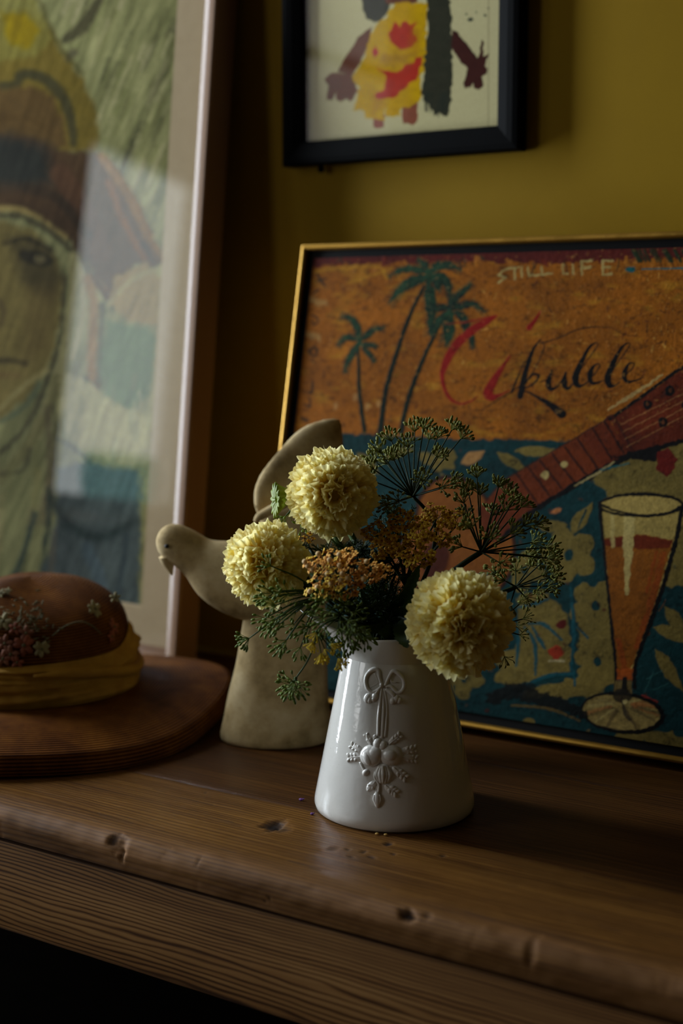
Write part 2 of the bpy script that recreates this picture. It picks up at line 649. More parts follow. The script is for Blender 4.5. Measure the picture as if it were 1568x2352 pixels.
DENTS = [  # x, s along the profile, half sizes, depth, dark, sharp
    (-.0620, .0440, .0090, .0120, .0034, 1.0), (-.0500, .0480, .0070, .0095, .0010, .55), (-.0560, .0470, .0030, .0140, .0024, .9),
    (-.1560, .1360, .0055, .0075, .0026, .9), (-.1470, .1400, .0075, .0090, .0032, .3), (-.1435, .1470, .0022, .0060, .0026, .85),
    (.1190, .1360, .0065, .0050, .0035, 1.0), (.1330, .1330, .004, .003, .001, .5),
    (.0410, .0310, .0036, .0046, .0014, 1.0), (.0330, .0560, .0026, .0034, .0010, .9), (.0440, .0620, .0046, .0022, .0008, .8), (.030, .0700, .0036, .0016, .0008, .8), (.020, .058, .0018, .003, .0008, .8),
    (.0900, .0300, .0026, .0030, .0010, .8), (.0560, .0480, .0020, .0028, .0008, .8), (.0100, .0640, .005, .0070, .0008, .4),
    (-.160, .0100, .0025, .0018, .0007, .8), (-.0700, .135, .0012, .0050, .0008, .7), (.002, .150, .0012, .0012, .0006, .9), (-.002, .153, .0012, .0012, .0006, .9),
    (.330, .118, .006, .003, .0015, .8), (.215, .1390, .0035, .012, .0014, .25)]
xs = np.concatenate([np.linspace(TX0, -.46, 30)[:-1], np.arange(-.46, .44, .0021), np.linspace(.44, TX1, 25)[1:]])
ns = 110
ss, prof = front_profile(ns)
XX, SS = np.meshgrid(xs, ss)
N2 = prof[:, 2:4]
disp = (fbm(XX, SS, .05, .02, 3, 4) - .5) * .0016 + (fbm(XX, SS, .012, .004, 9, 3) - .5) * .0003
edge = np.exp(-((SS - .135) / .012) ** 2)
disp -= edge * np.clip(fbm(XX, SS, .05, .03, 21, 3) - .5, 0, 1) * .004
dark = np.zeros_like(XX)
pale = np.zeros_like(XX)
for (dx, ds, rx, ry, dp, dk) in DENTS:
    wob = 1 + .9 * (fbm(XX, SS, .006, .004, dx * 31, 3) - .5)
    q = np.hypot((XX - dx) / rx, (SS - ds) / ry) * wob
    w = np.clip(1.25 - q, 0, 1)
    w = w * w * (3 - 2 * w)
    disp -= dp * w
    dark = np.maximum(dark, w * dk)
    pale = np.maximum(pale, np.exp(-((q - 1.2) / .22) ** 2) * .3)
wearn = fbm(XX, SS, .06, .012, 5, 4)
pale = np.maximum(pale, np.exp(-((SS - .128) / .007) ** 2) * np.clip((wearn - .42) * 3.0, 0, 1) * .45)
pale = np.maximum(pale, np.exp(-((SS - .146) / .013) ** 2) * np.clip((wearn - .34) * 2.6, 0, 1) * .75)
# scratches and little cuts across the nose
for _ in range(12):
    cx, cs = rng.uniform(-.42, .40), rng.uniform(.118, .158)
    L, sl = rng.uniform(.003, .010), rng.uniform(-.5, .5)
    q = np.abs((XX - cx) - sl * (SS - cs)) / .0011
    w = np.exp(-q * q) * (np.abs(SS - cs) < L)
    disp -= w * .0002
    pale = np.maximum(pale, w * .5)
for _ in range(30):
    cx, cs = rng.uniform(-.42, .40), rng.uniform(.01, .12)
    L = rng.uniform(.004, .02)
    q = np.abs((SS - cs) - rng.uniform(-.12, .12) * (XX - cx)) / .0011
    w = np.exp(-q * q) * (np.abs(XX - cx) < L)
    dark = np.maximum(dark, w * rng.uniform(.1, .5))
# soft rounding where the two boards meet
disp -= np.exp(-(SS / .0016) ** 2) * .0006
V = np.stack([XX, prof[:, 0][:, None] + N2[:, 0][:, None] * disp, prof[:, 1][:, None] + N2[:, 1][:, None] * disp], -1).reshape(-1, 3)
nx = len(xs)
ii = np.arange(nx * ns).reshape(ns, nx)
F = [tuple(q) for q in np.stack([ii[:-1, :-1], ii[1:, :-1], ii[1:, 1:], ii[:-1, 1:]], -1).reshape(-1, 4)]
k = len(V)
Vb = [(TX0, SEAM, -.028), (TX1, SEAM, -.028), (TX0, -.1875, -.028), (TX1, -.1875, -.028), (TX0, SEAM, -.001), (TX1, SEAM, -.001)]
V = np.vstack([V, Vb])
F += [(k, k + 2, k + 3, k + 1), (k, k + 1, k + 5, k + 4), (k + 2, int(ii[-1, 0]), int(ii[-1, -1]), k + 3)]
fp = mk('plank', V, F, m_top, table)
ca = fp.data.color_attributes.new('mark', 'FLOAT_COLOR', 'POINT')
cc_ = np.zeros((len(V), 4), np.float32)
cc_[:k, 0] = dark.ravel()
cc_[:k, 1] = pale.ravel()
cc_[:k, 2] = np.clip((SS.ravel() - .105) / .03, 0, 1)
cc_[:, 3] = 1
ca.data.foreach_set('color', cc_.ravel())


def plank(name, ya, yb, m):
    """flat back boards with eased long edges"""
    xs_ = np.linspace(TX0, TX1, 160)
    ys_ = np.array([ya + .0006, ya + .0016, ya + .004] + list(np.linspace(ya + .01, yb - .01, 18)) + [yb - .004, yb - .0016, yb - .0006])
    X, Y = np.meshgrid(xs_, ys_)
    Z = (fbm(X, Y, .07, .03, 2, 3) - .5) * .001 - .0012 * (np.exp(-((Y - ya) / .002) ** 2) + np.exp(-((Y - yb) / .002) ** 2))
    n1, n2 = len(xs_), len(ys_)
    i = np.arange(n1 * n2).reshape(n2, n1)
    V = np.stack([X, Y, Z], -1).reshape(-1, 3)
    F = [tuple(q) for q in np.stack([i[:-1, :-1], i[:-1, 1:], i[1:, 1:], i[1:, :-1]], -1).reshape(-1, 4)]
    k = len(V)
    V = np.vstack([V, [(TX0, ya, -.028), (TX1, ya, -.028), (TX1, yb, -.028), (TX0, yb, -.028)]])
    F += [(k, k + 3, k + 2, k + 1), (k, k + 1, int(i[0, -1]), int(i[0, 0])), (k + 2, k + 3, int(i[-1, 0]), int(i[-1, -1]))]
    return mk(name, V, F, m, table)


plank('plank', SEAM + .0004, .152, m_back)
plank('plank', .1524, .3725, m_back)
# apron board under the top
ax = np.linspace(TX0 + .01, TX1 - .01, 220)
aprof = [(-.176, -.0265), (-.1805, -.0285), (-.1825, -.034), (-.1828, -.075), (-.1825, -.1075), (-.1805, -.1120), (-.172, -.1135), (-.155, -.1135), (-.155, -.0265)]
V, F = [], []
for xv in ax:
    for j, (yy, zz) in enumerate(aprof):
        w = (float(fbm(np.array([xv]), np.array([zz]), .05, .05, 4)[0]) - .5) * .0014 if j in (4, 5, 6) else 0
        V.append((xv, yy, zz + w))
na = len(aprof)
for i in range(len(ax) - 1):
    for j in range(na):
        j2 = (j + 1) % na
        F.append((i * na + j, i * na + j2, (i + 1) * na + j2, (i + 1) * na + j))
F += [tuple(range(na)), tuple((len(ax) - 1) * na + j for j in range(na))[::-1]]
mk('apron', V, F, m_apron, table)
MB().box((TX0 + .01, .345, -.1135), (TX1 - .01, .372, -.0285)).build('apron', m_apron, table, False)
for lx in (TX0 + .03, TX1 - .10):
    for ly in (-.170, .275):
        MB().box((lx, ly, z0), (lx + .07, ly + .07, -.0285)).build('leg', m_apron, table, False)
for lx in (TX0 + .012, TX1 - .034):
    MB().box((lx, -.154, -.1135), (lx + .022, .344, -.0285)).build('apron', m_apron, table, False)
m_dark = simple('black_shade_board', (7, 6, 5), (10, 8, 6), 8, .9, .0, stretch=(1, 1, 6))
MB().box((TX0 + .10, .350, z0 + .02), (TX1 - .10, .371, -.1140)).build('shade_panel', m_dark, table, False)  # near-black panel added to stand in for the shade under the table
# ================================================================== ukulele painting leaning on the wall
m_gold = NT('gilt_metal')
gn = m_gold.noise(m_gold.tc(scale=(.35, 1, .35)), 60, 5, .7)
m_gold.set(Base_Color=m_gold.ramp(gn, [(.30, (96, 62, 20)), (.42, (168, 126, 48)), (.7, (184, 142, 60))]), Metallic=.85,
           Roughness=m_gold.ramp(gn, [(.35, (190, 190, 190)), (.55, (150, 150, 150))]))
m_gold = m_gold.m
m_black = simple('black_lacquer', (8, 8, 8), (11, 11, 11), 30, .6, .08)
m_board = simple('brown_backing_board', (96, 74, 50), (110, 86, 58), 20, .8)

UA = math.radians(11.55)
UX, UY, UN = np.array([1., 0, 0]), np.array([0, math.sin(UA), math.cos(UA)]), np.array([0, -math.cos(UA), math.sin(UA)])
UO = np.array([-.3142, .2212, .0085])
UW, UH = .66, .5005
uk = thing('ukulele_painting', (UO[0] + UW / 2, UO[1] + .04, 0), 'orange and teal painting of a ukulele and a glass in a slim gold frame', 'painting')
frame_rails('gold_rail', UO, UX, UY, UN, UW, UH,
            [(0, -.042), (0, -.0022), (.0009, -.0007), (.0026, 0), (.0045, -.0006), (.0058, -.0022), (.0058, -.042)], m_gold, uk)
frame_rails('black_liner', UO + UX * .0058 + UY * .0058, UX, UY, UN, UW - .0116, UH - .0116,
            [(.0001, -.04), (.0001, -.0085), (.0090, -.0090), (.0090, -.04)], m_black, uk)
bo = UO + UX * .006 + UY * .006 - UN * .041
V = [bo + UX * a + UY * b + UN * c for c in (0, .006) for a, b in ((0, 0), (UW - .012, 0), (UW - .012, UH - .012), (0, UH - .012))]
mk('backing_board', V, [(0, 1, 2, 3), (7, 6, 5, 4), (0, 4, 5, 1), (1, 5, 6, 2), (2, 6, 7, 3), (3, 7, 4, 0)][::1], m_board, uk, False)

OR, DOR = (164, 95, 16), (150, 78, 22)
TEAL, CRM = (13, 58, 68), (130, 112, 60)
INK, RED = (13, 10, 10), (156, 24, 18)
GRN, DGR = (34, 72, 52), (20, 38, 34)


def sk_ukulele(p):
    x, y = p.x, p.y
    n1, n2 = fbm(x, y, 60, 60, 1, 4), fbm(x, y, 12, 7, 2, 3)
    base = lin(OR)[None] * (0.62 + .72 * n1)[:, None]
    base = base * (1 - .5 * np.clip((n2 - .58) * 4, 0, 1))[:, None]
    yel = np.clip((fbm(x, y, 45, 18, 5, 3) - .58) * 4, 0, 1)[:, None]
    base = base * (1 - .35 * yel) + lin((214, 160, 46)) * .35 * yel
    p.c[:] = base
    p.h += n2 * 1.2
    # dark red top band
    p.poly([(600, 540), (2900, 480), (2900, 585), (1568, 592), (1300, 604), (1000, 603), (700, 612), (600, 620)], (96, 30, 24), rough=12, soft=6)
    for _ in range(40):
        xx = rng.uniform(700, 1700)
        yy = rng.uniform(588, 606)
        p.stroke([(xx, yy), (xx + rng.uniform(-12, 12), yy + rng.uniform(6, 26))], rng.uniform(3, 8),
                 [(74, 40, 22), (40, 52, 34), (190, 120, 40), (120, 44, 24)][int(rng.integers(4))], a=.7, rough=4)
    for _ in range(14):
        xx = rng.uniform(1430, 1568)
        p.stroke([(xx, 575), (xx + 14, 600)], 7, (36, 54, 34), a=.8)
    # scuffs: darker patches, specks, yellow scrapes
    for _ in range(210):
        xx, yy = rng.uniform(700, 1750), rng.uniform(630, 1010)
        if rng.random() < .35:
            xx, yy = rng.normal(1500, 60), rng.normal(760, 70)
        L, an = rng.uniform(2, 15), rng.normal(1.2, .7)
        p.stroke([(xx, yy), (xx + L * math.cos(an), yy + L * math.sin(an))], rng.uniform(1.5, 5),
                 [(86, 46, 16), (60, 34, 16), (120, 64, 18), (228, 170, 84), (96, 40, 20)][int(rng.integers(5))], a=rng.uniform(.25, .8))
    p.stroke([(700, 625), (860, 612), (890, 640)], 10, (206, 152, 40), a=.5, dry=.5)
    p.stroke([(800, 650), (900, 618)], 8, (206, 152, 40), a=.45, dry=.5)
    # sea: teal lower part
    p.poly([(500, 1000), (800, 997), (1100, 1010), (1300, 1012), (1500, 1010), (2900, 1010), (2900, 2300), (500, 2300)], TEAL, rough=8, soft=4, vary=.3)
    # cream ground that lets the teal show through
    cream = [
        [(1380, 1010), (1700, 1010), (1700, 1180), (1568, 1160), (1400, 1140), (1350, 1085)],
        [(1185, 1372), (1240, 1350), (1290, 1395), (1310, 1440), (1312, 1500), (1310, 1540), (1230, 1560), (1180, 1580), (1140, 1560), (1150, 1500), (1190, 1480), (1195, 1430)],
        [(1345, 1350), (1395, 1355), (1412, 1470), (1412, 1570), (1360, 1600), (1290, 1600), (1200, 1600), (1215, 1580), (1320, 1555), (1345, 1520), (1330, 1480), (1325, 1400)],
        [(1440, 1660), (1568, 1690), (1700, 1720), (1700, 1790), (1500, 1760), (1380, 1720)],
        [(1530, 1180), (1700, 1150), (1700, 1330), (1540, 1350), (1520, 1330)],
        [(1000, 1035), (1030, 1028), (1050, 1050), (1040, 1080), (1000, 1085), (985, 1060)],
    ]
    for q in cream:
        p.poly(q, CRM, rough=14, soft=4, scale=14, vary=.25)
    lf = lambda *a, **k: p.leaf(*a, rough=4, soft=3, **k)
    # palm leaves and lilies printed on the cloth
    for (a, b, c, d, w) in ((1058, 1065, 1115, 1036, 14), (1142, 1040, 1215, 1085, 13), (1180, 1035, 1300, 1040, 12), (960, 1040, 1010, 1070, 14), (880, 1050, 950, 1030, 12), (820, 1040, 870, 1090, 14)):
        lf(a, b, c, d, w, CRM if a != 1058 else (190, 140, 92))
    lf(1310, 1225, 1362, 1155, 16, CRM)
    lf(1235, 1210, 1305, 1205, 14, CRM)
    p.stroke([(1328, 1212), (1345, 1172)], [3, 6], TEAL)
    lf(1290, 1170, 1262, 1180, 6, (206, 130, 84))

    def bloom(cx, cy, r, k=5, rot=0, w=.42):
        for i in range(k):
            a = rot + 2 * math.pi * i / k
            p.ell(cx + r * .58 * math.cos(a), cy + r * .58 * math.sin(a), r * .5, r * w, math.degrees(a), CRM, rough=6, soft=3)
        p.ell(cx, cy, r * .16, r * .22, 0, TEAL, soft=2)
    bloom(1307, 1275, 62, 5, .6)
    bloom(1368, 1392, 58, 5, .2)
    bloom(1372, 1520, 52, 5, .9)
    bloom(1205, 1310, 48, 4, .3)
    bloom(1065, 1560, 44, 4, .1)
    bloom(1200, 1690, 40, 4, .5)
    for bx, by, br in ((1720, 1260, 60), (1800, 1480, 64), (1690, 1620, 54), (1900, 1180, 60), (1950, 1700, 64), (1990, 1400, 60)):
        bloom(bx, by, br, 5, bx * .01)
    for (a, b, c, d, w) in ((1568, 1450, 1525, 1390, 16), (1505, 1490, 1568, 1590, 16), (1500, 1440, 1640, 1480, 18), (1500, 1300, 1640, 1260, 18), (1600, 1500, 1700, 1640, 18), (1090, 1700, 1180, 1712, 12), (1220, 1710, 1330, 1740, 16), (1340, 1730, 1390, 1700, 12)):
        lf(a, b, c, d, w, CRM)
    # teal fronds drawn over the cream
    for q in ([(1190, 1395), (1225, 1388), (1258, 1376)], [(1215, 1432), (1250, 1435), (1290, 1470)], [(1205, 1440), (1228, 1480), (1230, 1550)], [(1182, 1420), (1190, 1470), (1185, 1530)],
              [(1222, 1440), (1240, 1470), (1252, 1490)], [(1195, 1580), (1260, 1552), (1320, 1548)], [(1310, 1350), (1318, 1440), (1312, 1540)], [(1350, 1465), (1325, 1440)], [(1318, 1540), (1320, 1575)]):
        p.stroke(q, [5, 10, 5], (22, 84, 106), a=.95)
    for _ in range(70):
        xx, yy = rng.uniform(1000, 1650), rng.uniform(1020, 1740)
        p.ell(xx, yy, rng.uniform(2, 7), rng.uniform(2, 5), rng.uniform(0, 90),
              [(88, 30, 20), (60, 34, 22), TEAL, (150, 124, 74), (110, 60, 30)][int(rng.integers(5))], a=rng.uniform(.3, .8), rough=5)
    p.ell(1278, 1497, 17, 16, 0, (176, 44, 26), rough=10, a=.9)
    p.ell(1290, 1433, 13, 9, -20, (92, 22, 16), rough=8)
    p.stroke([(1262, 1518), (1295, 1518)], 6, (206, 190, 160), a=.7)
    for q in ([(1480, 1590), (1500, 1545)], [(1500, 1585), (1535, 1570)], [(1485, 1560), (1520, 1540)]):
        p.stroke(q, 2.5, (70, 130, 140), a=.5)
    p.stroke([(1475, 1598), (1508, 1612)], 6, (160, 50, 44), a=.9)
    # palms
    a4 = lambda X, Y: (640 + X / 4.9, 540 + Y / 4.9)
    b4 = lambda X, Y: (860 + X / 4.9, 580 + Y / 4.9)

    def trunk(f, pts, w0, w1):
        q = catmull([f(*v) for v in pts], 10)
        p.stroke(q, [w0, w1], (42, 70, 44), smooth=False)
        L = np.r_[0, np.cumsum(np.hypot(*np.diff(q, axis=0).T))]
        for s in np.arange(0, L[-1], 7.5):
            c = [np.interp(s, L, q[:, 0]), np.interp(s, L, q[:, 1])]
            e = [np.interp(s + 3.4, L, q[:, 0]), np.interp(s + 3.4, L, q[:, 1])]
            p.stroke([c, e], w0 + (w1 - w0) * s / L[-1] + 1.5, (20, 34, 24), smooth=False)

    def frond(f, pts, w, c=None):
        p.stroke([f(*v) for v in pts], [w * .5, w, w * 1.05, w * .7, 2], c or GRN, rough=5, vary=.5)
        q = catmull([f(*v) for v in pts], 6)
        for i in range(2, len(q) - 1):
            t = q[i + 1] - q[i - 1]
            nn = np.array([-t[1], t[0]]) / (np.hypot(*t) + 1e-6)
            for sg in (-1, 1):
                p.stroke([q[i], q[i] + nn * sg * w * .62 + t / np.hypot(*t) * w * .35], 2.6, DGR if rng.random() < .6 else GRN, a=.8)
        p.stroke([f(*v) for v in pts], [2, 2.5, 1.5], (66, 84, 66), a=.6)
    trunk(a4, [(895, 1300), (900, 1500), (905, 1720), (930, 1950), (965, 2210)], 5.5, 9)
    for q, w in (([(910, 1190), (890, 1060), (820, 940), (690, 910)], 15), ([(910, 1190), (1000, 1120), (1100, 1050), (1200, 1060)], 13), ([(910, 1190), (820, 1150), (730, 1170), (660, 1260)], 13),
                 ([(910, 1210), (840, 1320), (780, 1420), (745, 1560)], 14), ([(920, 1210), (1000, 1240), (1060, 1240), (1110, 1270)], 10), ([(930, 1230), (980, 1300), (1040, 1360), (1080, 1430)], 10)):
        frond(a4, q, w)
    trunk(b4, [(560, 380), (400, 700), (245, 1150), (130, 1550), (60, 2050)], 6, 12)
    trunk(b4, [(745, 780), (580, 1130), (430, 1500), (340, 1800), (300, 2030)], 6, 11)
    for q, w in (([(600, 230), (450, 190), (300, 195), (150, 285)], 15), ([(600, 280), (450, 320), (290, 420), (150, 580)], 22), ([(600, 230), (720, 150), (850, 150), (980, 200)], 18), ([(600, 200), (560, 130), (480, 90)], 14),
                 ([(640, 250), (760, 280), (830, 380), (855, 500)], 17), ([(610, 300), (620, 500), (640, 700), (625, 950)], 24), ([(640, 280), (720, 360), (700, 420)], 16)):
        frond(b4, q, w)
    for q, w in (([(870, 640), (980, 600), (1120, 580), (1260, 690)], 15), ([(870, 630), (920, 520), (1000, 430), (1110, 350)], 14), ([(870, 640), (760, 620), (680, 640), (600, 600)], 14),
                 ([(860, 660), (760, 740), (690, 820), (640, 930)], 16), ([(850, 670), (830, 800), (830, 930), (795, 1070)], 26), ([(880, 660), (980, 720), (1040, 830), (1000, 860)], 16), ([(1040, 850), (1090, 960), (1105, 1090)], 12), ([(870, 640), (860, 560), (850, 470)], 12)):
        frond(b4, q, w, DGR if q[0][0] > 860 else GRN)
    # lettering
    t3 = lambda X, Y: (980 + X / 2.667, 560 + Y / 2.667)
    s3 = lambda pts, w, c, **k: p.stroke([t3(*q) for q in pts], np.asarray(w, float) * (1.22 if c is INK else 1.05) / 2.667, c, rough=k.pop('rough', 1.6), soft=1.8, **k)
    s3([(110, 492), (200, 485), (300, 468), (425, 440)], [6, 10, 16, 10], RED, a=.75)
    s3([(428, 440), (370, 475), (280, 530), (190, 610), (120, 720), (95, 810), (110, 890), (150, 955), (210, 980), (270, 965), (312, 932)], [8, 38, 48, 50, 44, 26, 22, 20, 13, 9, 4], RED)
    s3([(508, 688), (460, 760), (405, 850), (375, 915), (400, 940), (450, 925), (505, 898)], [8, 26, 46, 58, 42, 16, 5], RED)
    s3([(628, 515), (665, 465), (702, 408)], [34, 18, 7], RED)
    s3([(694, 588), (650, 650), (612, 760), (588, 860), (572, 935)], [6, 16, 25, 30, 32], INK)
    s3([(694, 588), (718, 640), (640, 800), (560, 885)], [4, 6, 5, 4], INK)
    s3([(600, 720), (552, 830), (520, 908)], [5, 9, 12], INK)
    s3([(600, 860), (650, 800), (684, 812), (660, 852), (606, 884)], [6, 12, 14, 10, 8], INK)
    s3([(600, 900), (680, 940), (760, 990), (826, 1042)], [6, 15, 32, 48], INK)
    s3([(330, 1025), (430, 960), (520, 905), (580, 865)], [4, 7, 9, 6], INK, a=.8)
    s3([(690, 612), (800, 580), (900, 535), (1010, 510), (1135, 513)], [8, 7, 8, 7, 4], INK, a=.8)
    s3([(1140, 520), (1220, 560), (1300, 566)], [3, 6, 3], INK, a=.6)
    s3([(690, 850), (762, 822)], [5, 7], INK)
    s3([(765, 778), (745, 850), (760, 892), (805, 868), (852, 788)], [10, 30, 22, 6, 6], INK)
    s3([(852, 788), (842, 850), (860, 888), (895, 858)], [10, 32, 18, 5], INK)
    for dx in (0, 198):
        s3([(893 + dx * .98, 858 - dx * .07), (965 + dx, 740), (1042 + dx, 628), (1030 + dx, 608), (990 + dx, 642), (940 + dx, 740), (910 + dx, 822), (922 + dx, 866), (955 + dx, 868), (985 + dx, 846)],
           [5, 5, 6, 6, 14, 28, 36, 28, 10, 5], INK)
    s3([(982, 848), (1042, 780), (1060, 744), (1030, 740), (1002, 790), (1002, 842), (1034, 855), (1082, 838)], [5, 6, 7, 9, 28, 24, 13, 5], INK)
    s3([(1185, 832), (1252, 772), (1270, 734), (1236, 738), (1212, 790), (1216, 836), (1252, 845), (1330, 818)], [5, 6, 7, 9, 28, 22, 12, 4], INK)
    WH = (196, 176, 120)
    for q in ([(495, 150), (438, 190), (482, 206), (440, 240)], [(500, 152), (562, 145)], [(540, 150), (540, 216)], [(580, 140), (582, 205)], [(620, 142), (625, 196), (692, 190)], [(702, 140), (706, 190), (766, 180)],
              [(834, 128), (834, 186), (862, 184)], [(896, 126), (896, 184)], [(950, 112), (950, 186)], [(950, 108), (1012, 104)], [(950, 148), (1000, 143)], [(1080, 104), (1076, 190)], [(1080, 106), (1138, 104)], [(1078, 146), (1122, 142)], [(1076, 190), (1134, 184)]):
        s3(q, [12, 14], WH, smooth=False, a=.85, dry=.35, rough=3)
    p.ell(*t3(1248, 156), 11, 7, 0, (22, 110, 130))
    s3([(1318, 155), (1700, 148)], [8, 13], (22, 110, 130), a=.85)
    # upright signature marks down the left edge
    sg = lambda pts, w, **k: p.stroke([a4(*q) for q in pts], np.asarray(w, float) / 4.9, (34, 32, 28), a=.85, **k)
    sg([(432, 440), (470, 510), (530, 575)], [26, 34, 20])
    sg([(545, 485), (480, 505), (425, 520)], [18, 26, 14])
    sg([(395, 660), (450, 612)], [26, 20])
    sg([(372, 905), (425, 925), (445, 970), (398, 1005), (378, 965)], [22, 24, 20, 22, 14])
    sg([(390, 1262), (352, 1300), (375, 1355), (425, 1345), (432, 1290), (392, 1262)], [24, 26, 26, 26, 26, 24])
    sg([(365, 1412), (415, 1440)], [18, 16])
    sg([(385, 1655), (372, 1768), (315, 1760)], [26, 34, 14])
    sg([(350, 1830), (348, 1930), (284, 1902)], [18, 32, 16])
    sg([(262, 2065), (318, 2090)], [36, 40])
    sg([(268, 2180), (245, 2260)], [24, 26])
    p.poly([a4(300, 690), a4(545, 735), a4(540, 800), a4(300, 760)], (190, 156, 104), a=.5, rough=8)
    p.poly([a4(265, 1085), a4(470, 1120), a4(450, 1200), a4(270, 1130)], (190, 156, 104), a=.5, rough=8)
    for q in ((640, 1930), (1000, 1930), (1120, 1900), (860, 1830)):
        p.ell(*a4(*q), 5, 9, 10, (206, 160, 110), a=.5)
    # the instrument
    WOOD, BRN = (150, 86, 30), (100, 36, 15)
    z5 = lambda X, Y: (1000 + X / 2.76, 1000 + Y / 2.76)
    body = [(985, 1115), (1012, 1098), (1050, 1097), (1085, 1112), (1120, 1150), (1160, 1190), (1180, 1240), (1176, 1300), (1150, 1350), (1100, 1395), (1030, 1420), (960, 1425), (900, 1400), (870, 1350), (880, 1280), (930, 1240), (955, 1190), (962, 1150)]
    p.poly(body, WOOD, rough=4, vary=.12)
    p.stroke(body + [body[0]], [8], (58, 24, 12), a=.9)
    p.ell(1000, 1285, 30, 44, 15, (50, 18, 10), soft=4)
    p.ell(985, 1310, 60, 80, 15, (120, 50, 20), a=.35, soft=30)
    neck = [(1096, 1172), (1160, 1102), (1280, 1030), (1395, 962), (1444, 1042), (1330, 1104), (1214, 1178), (1150, 1240), (1120, 1248)]
    p.poly(neck, (118, 50, 18), rough=3, vary=.14)
    p.poly([(1335, 995), (1397, 960), (1446, 1040), (1385, 1075)], (112, 44, 17), rough=3)
    fr = [(1166, 1100, 1212, 1165), (1186, 1089, 1232, 1153), (1213, 1073, 1262, 1138), (1240, 1058, 1290, 1122), (1268, 1042, 1318, 1107), (1296, 1026, 1346, 1090), (1326, 1008, 1372, 1075), (1362, 985, 1405, 1055), (1388, 968, 1432, 1040)]
    for (a, b, c, d) in fr:
        p.stroke([(a, b), (c, d)], 4.2, (36, 16, 12), smooth=False)
    p.stroke([(1100, 1170), (1160, 1102), (1280, 1030), (1395, 962)], 3.5, (46, 22, 14), a=.8)
    p.stroke([(1150, 1240), (1214, 1182), (1330, 1108), (1448, 1046)], 13, INK, rough=5)
    p.ell(1295, 1066, 8, 8, 0, (206, 182, 126))
    p.ell(1252, 1092, 9, 9, 0, (206, 182, 126))
    head = [(1400, 962), (1450, 930), (1565, 850), (1640, 815), (1700, 860), (1700, 960), (1600, 990), (1568, 1010), (1500, 1030), (1446, 1046)]
    p.poly(head, BRN, rough=3, vary=.2)
    p.poly([(1440, 940), (1560, 858), (1640, 820), (1690, 860), (1690, 900), (1560, 960), (1450, 1000)], (120, 46, 20), a=.6, rough=8, soft=10)
    p.stroke([(1400, 962), (1450, 928), (1562, 848), (1640, 812)], 8, INK)
    p.stroke([(1446, 1044), (1500, 1032), (1568, 1012), (1640, 985)], [15, 12, 9, 9], INK, rough=5)
    p.stroke([(1388, 966), (1410, 960), (1455, 1040)], 6, (70, 26, 14))
    p.stroke([(1398, 940), (1450, 908), (1520, 862)], [4, 9, 4], (206, 182, 130), a=.7, rough=5)
    for i in range(4):
        p.stroke([(1425 + i * 5, 975 + i * 17), (1568, 905 + i * 17)], 1.8, (206, 150, 100), a=.5)
    for q in ((1538, 897, 12), (1487, 930, 10), (1522, 970, 11), (1575, 930, 11)):
        p.ell(q[0], q[1], q[2], q[2] * 1.05, 0, INK)
        p.ell(q[0] + 1, q[1], q[2] * .35, q[2] * .4, 0, (110, 60, 34))
    p.poly([(1400, 1050), (1500, 1030), (1530, 1040), (1500, 1062), (1440, 1052)], INK, rough=6)
    p.poly([(1508, 1040), (1535, 1030), (1556, 1055), (1545, 1085), (1530, 1095), (1508, 1080)], (110, 26, 18), rough=5)
    p.poly([(1600, 1000), (1640, 990), (1660, 1020), (1630, 1050)], (110, 26, 18), rough=5)
    p.stroke([(1320, 1115), (1380, 1082), (1412, 1060)], [3, 6, 3], (210, 190, 140), a=.7, rough=4)
    p.stroke([(1380, 1080), (1444, 1064)], 5, (30, 110, 130), a=.7)
    # tall glass
    gl = [z5(1040, 430), z5(1055, 600), z5(1085, 900), z5(1120, 1250), z5(1145, 1490), z5(1255, 1490), z5(1300, 1350), z5(1400, 1050), z5(1500, 700), z5(1565, 440)]
    p.poly(gl, (178, 154, 92), rough=3)
    p.ell(*z5(1303, 440), 95, 25, 2, (190, 164, 100))
    p.poly([z5(1062, 655), z5(1180, 640), z5(1300, 630), z5(1505, 665), z5(1440, 900), z5(1350, 1200), z5(1290, 1370), z5(1250, 1500), z5(1148, 1490), z5(1120, 1250), z5(1085, 850)], (146, 84, 19), rough=4, vary=.25)
    p.poly([z5(1062, 655), z5(1300, 632), z5(1505, 665), z5(1480, 715), z5(1300, 720), z5(1068, 700)], (112, 40, 13), rough=6)
    for q, w in (([(1440, 760), (1370, 1050), (1280, 1340)], 16), ([(1400, 740), (1340, 1000)], 8), ([(1160, 1300), (1200, 1480)], 14)):
        p.stroke([z5(*v) for v in q], w, (160, 62, 18), a=.65, dry=.4, rough=5)
    for i in range(16):
        X = rng.uniform(1270, 1430)
        Y = rng.uniform(780, 1150)
        p.stroke([z5(X, Y), z5(X + 40, Y - 70)], 2.5, (150, 84, 22), a=.5)
    p.stroke([z5(1228, 530), z5(1222, 700), z5(1212, 1000)], [26, 24, 8], (206, 186, 128), a=.85, rough=5, dry=.25)
    p.stroke([z5(1120, 500), z5(1125, 700)], 9, (206, 186, 128), a=.7, rough=4)
    p.stroke([z5(1560, 520), z5(1500, 740), z5(1410, 1040), z5(1300, 1340), z5(1250, 1480)], 7, (216, 180, 104), a=.85, rough=4)
    for q, w in (([(1040, 430), (1055, 600), (1085, 900), (1120, 1250), (1145, 1490), (1135, 1620)], [9, 8, 7, 8, 8, 8]), ([(1566, 440), (1530, 640), (1440, 960), (1350, 1220), (1268, 1450), (1262, 1600)], [8, 10, 11, 12, 9, 8])):
        p.stroke([z5(*v) for v in q], w, INK, rough=3)
    t = np.linspace(0, 2 * math.pi, 30)
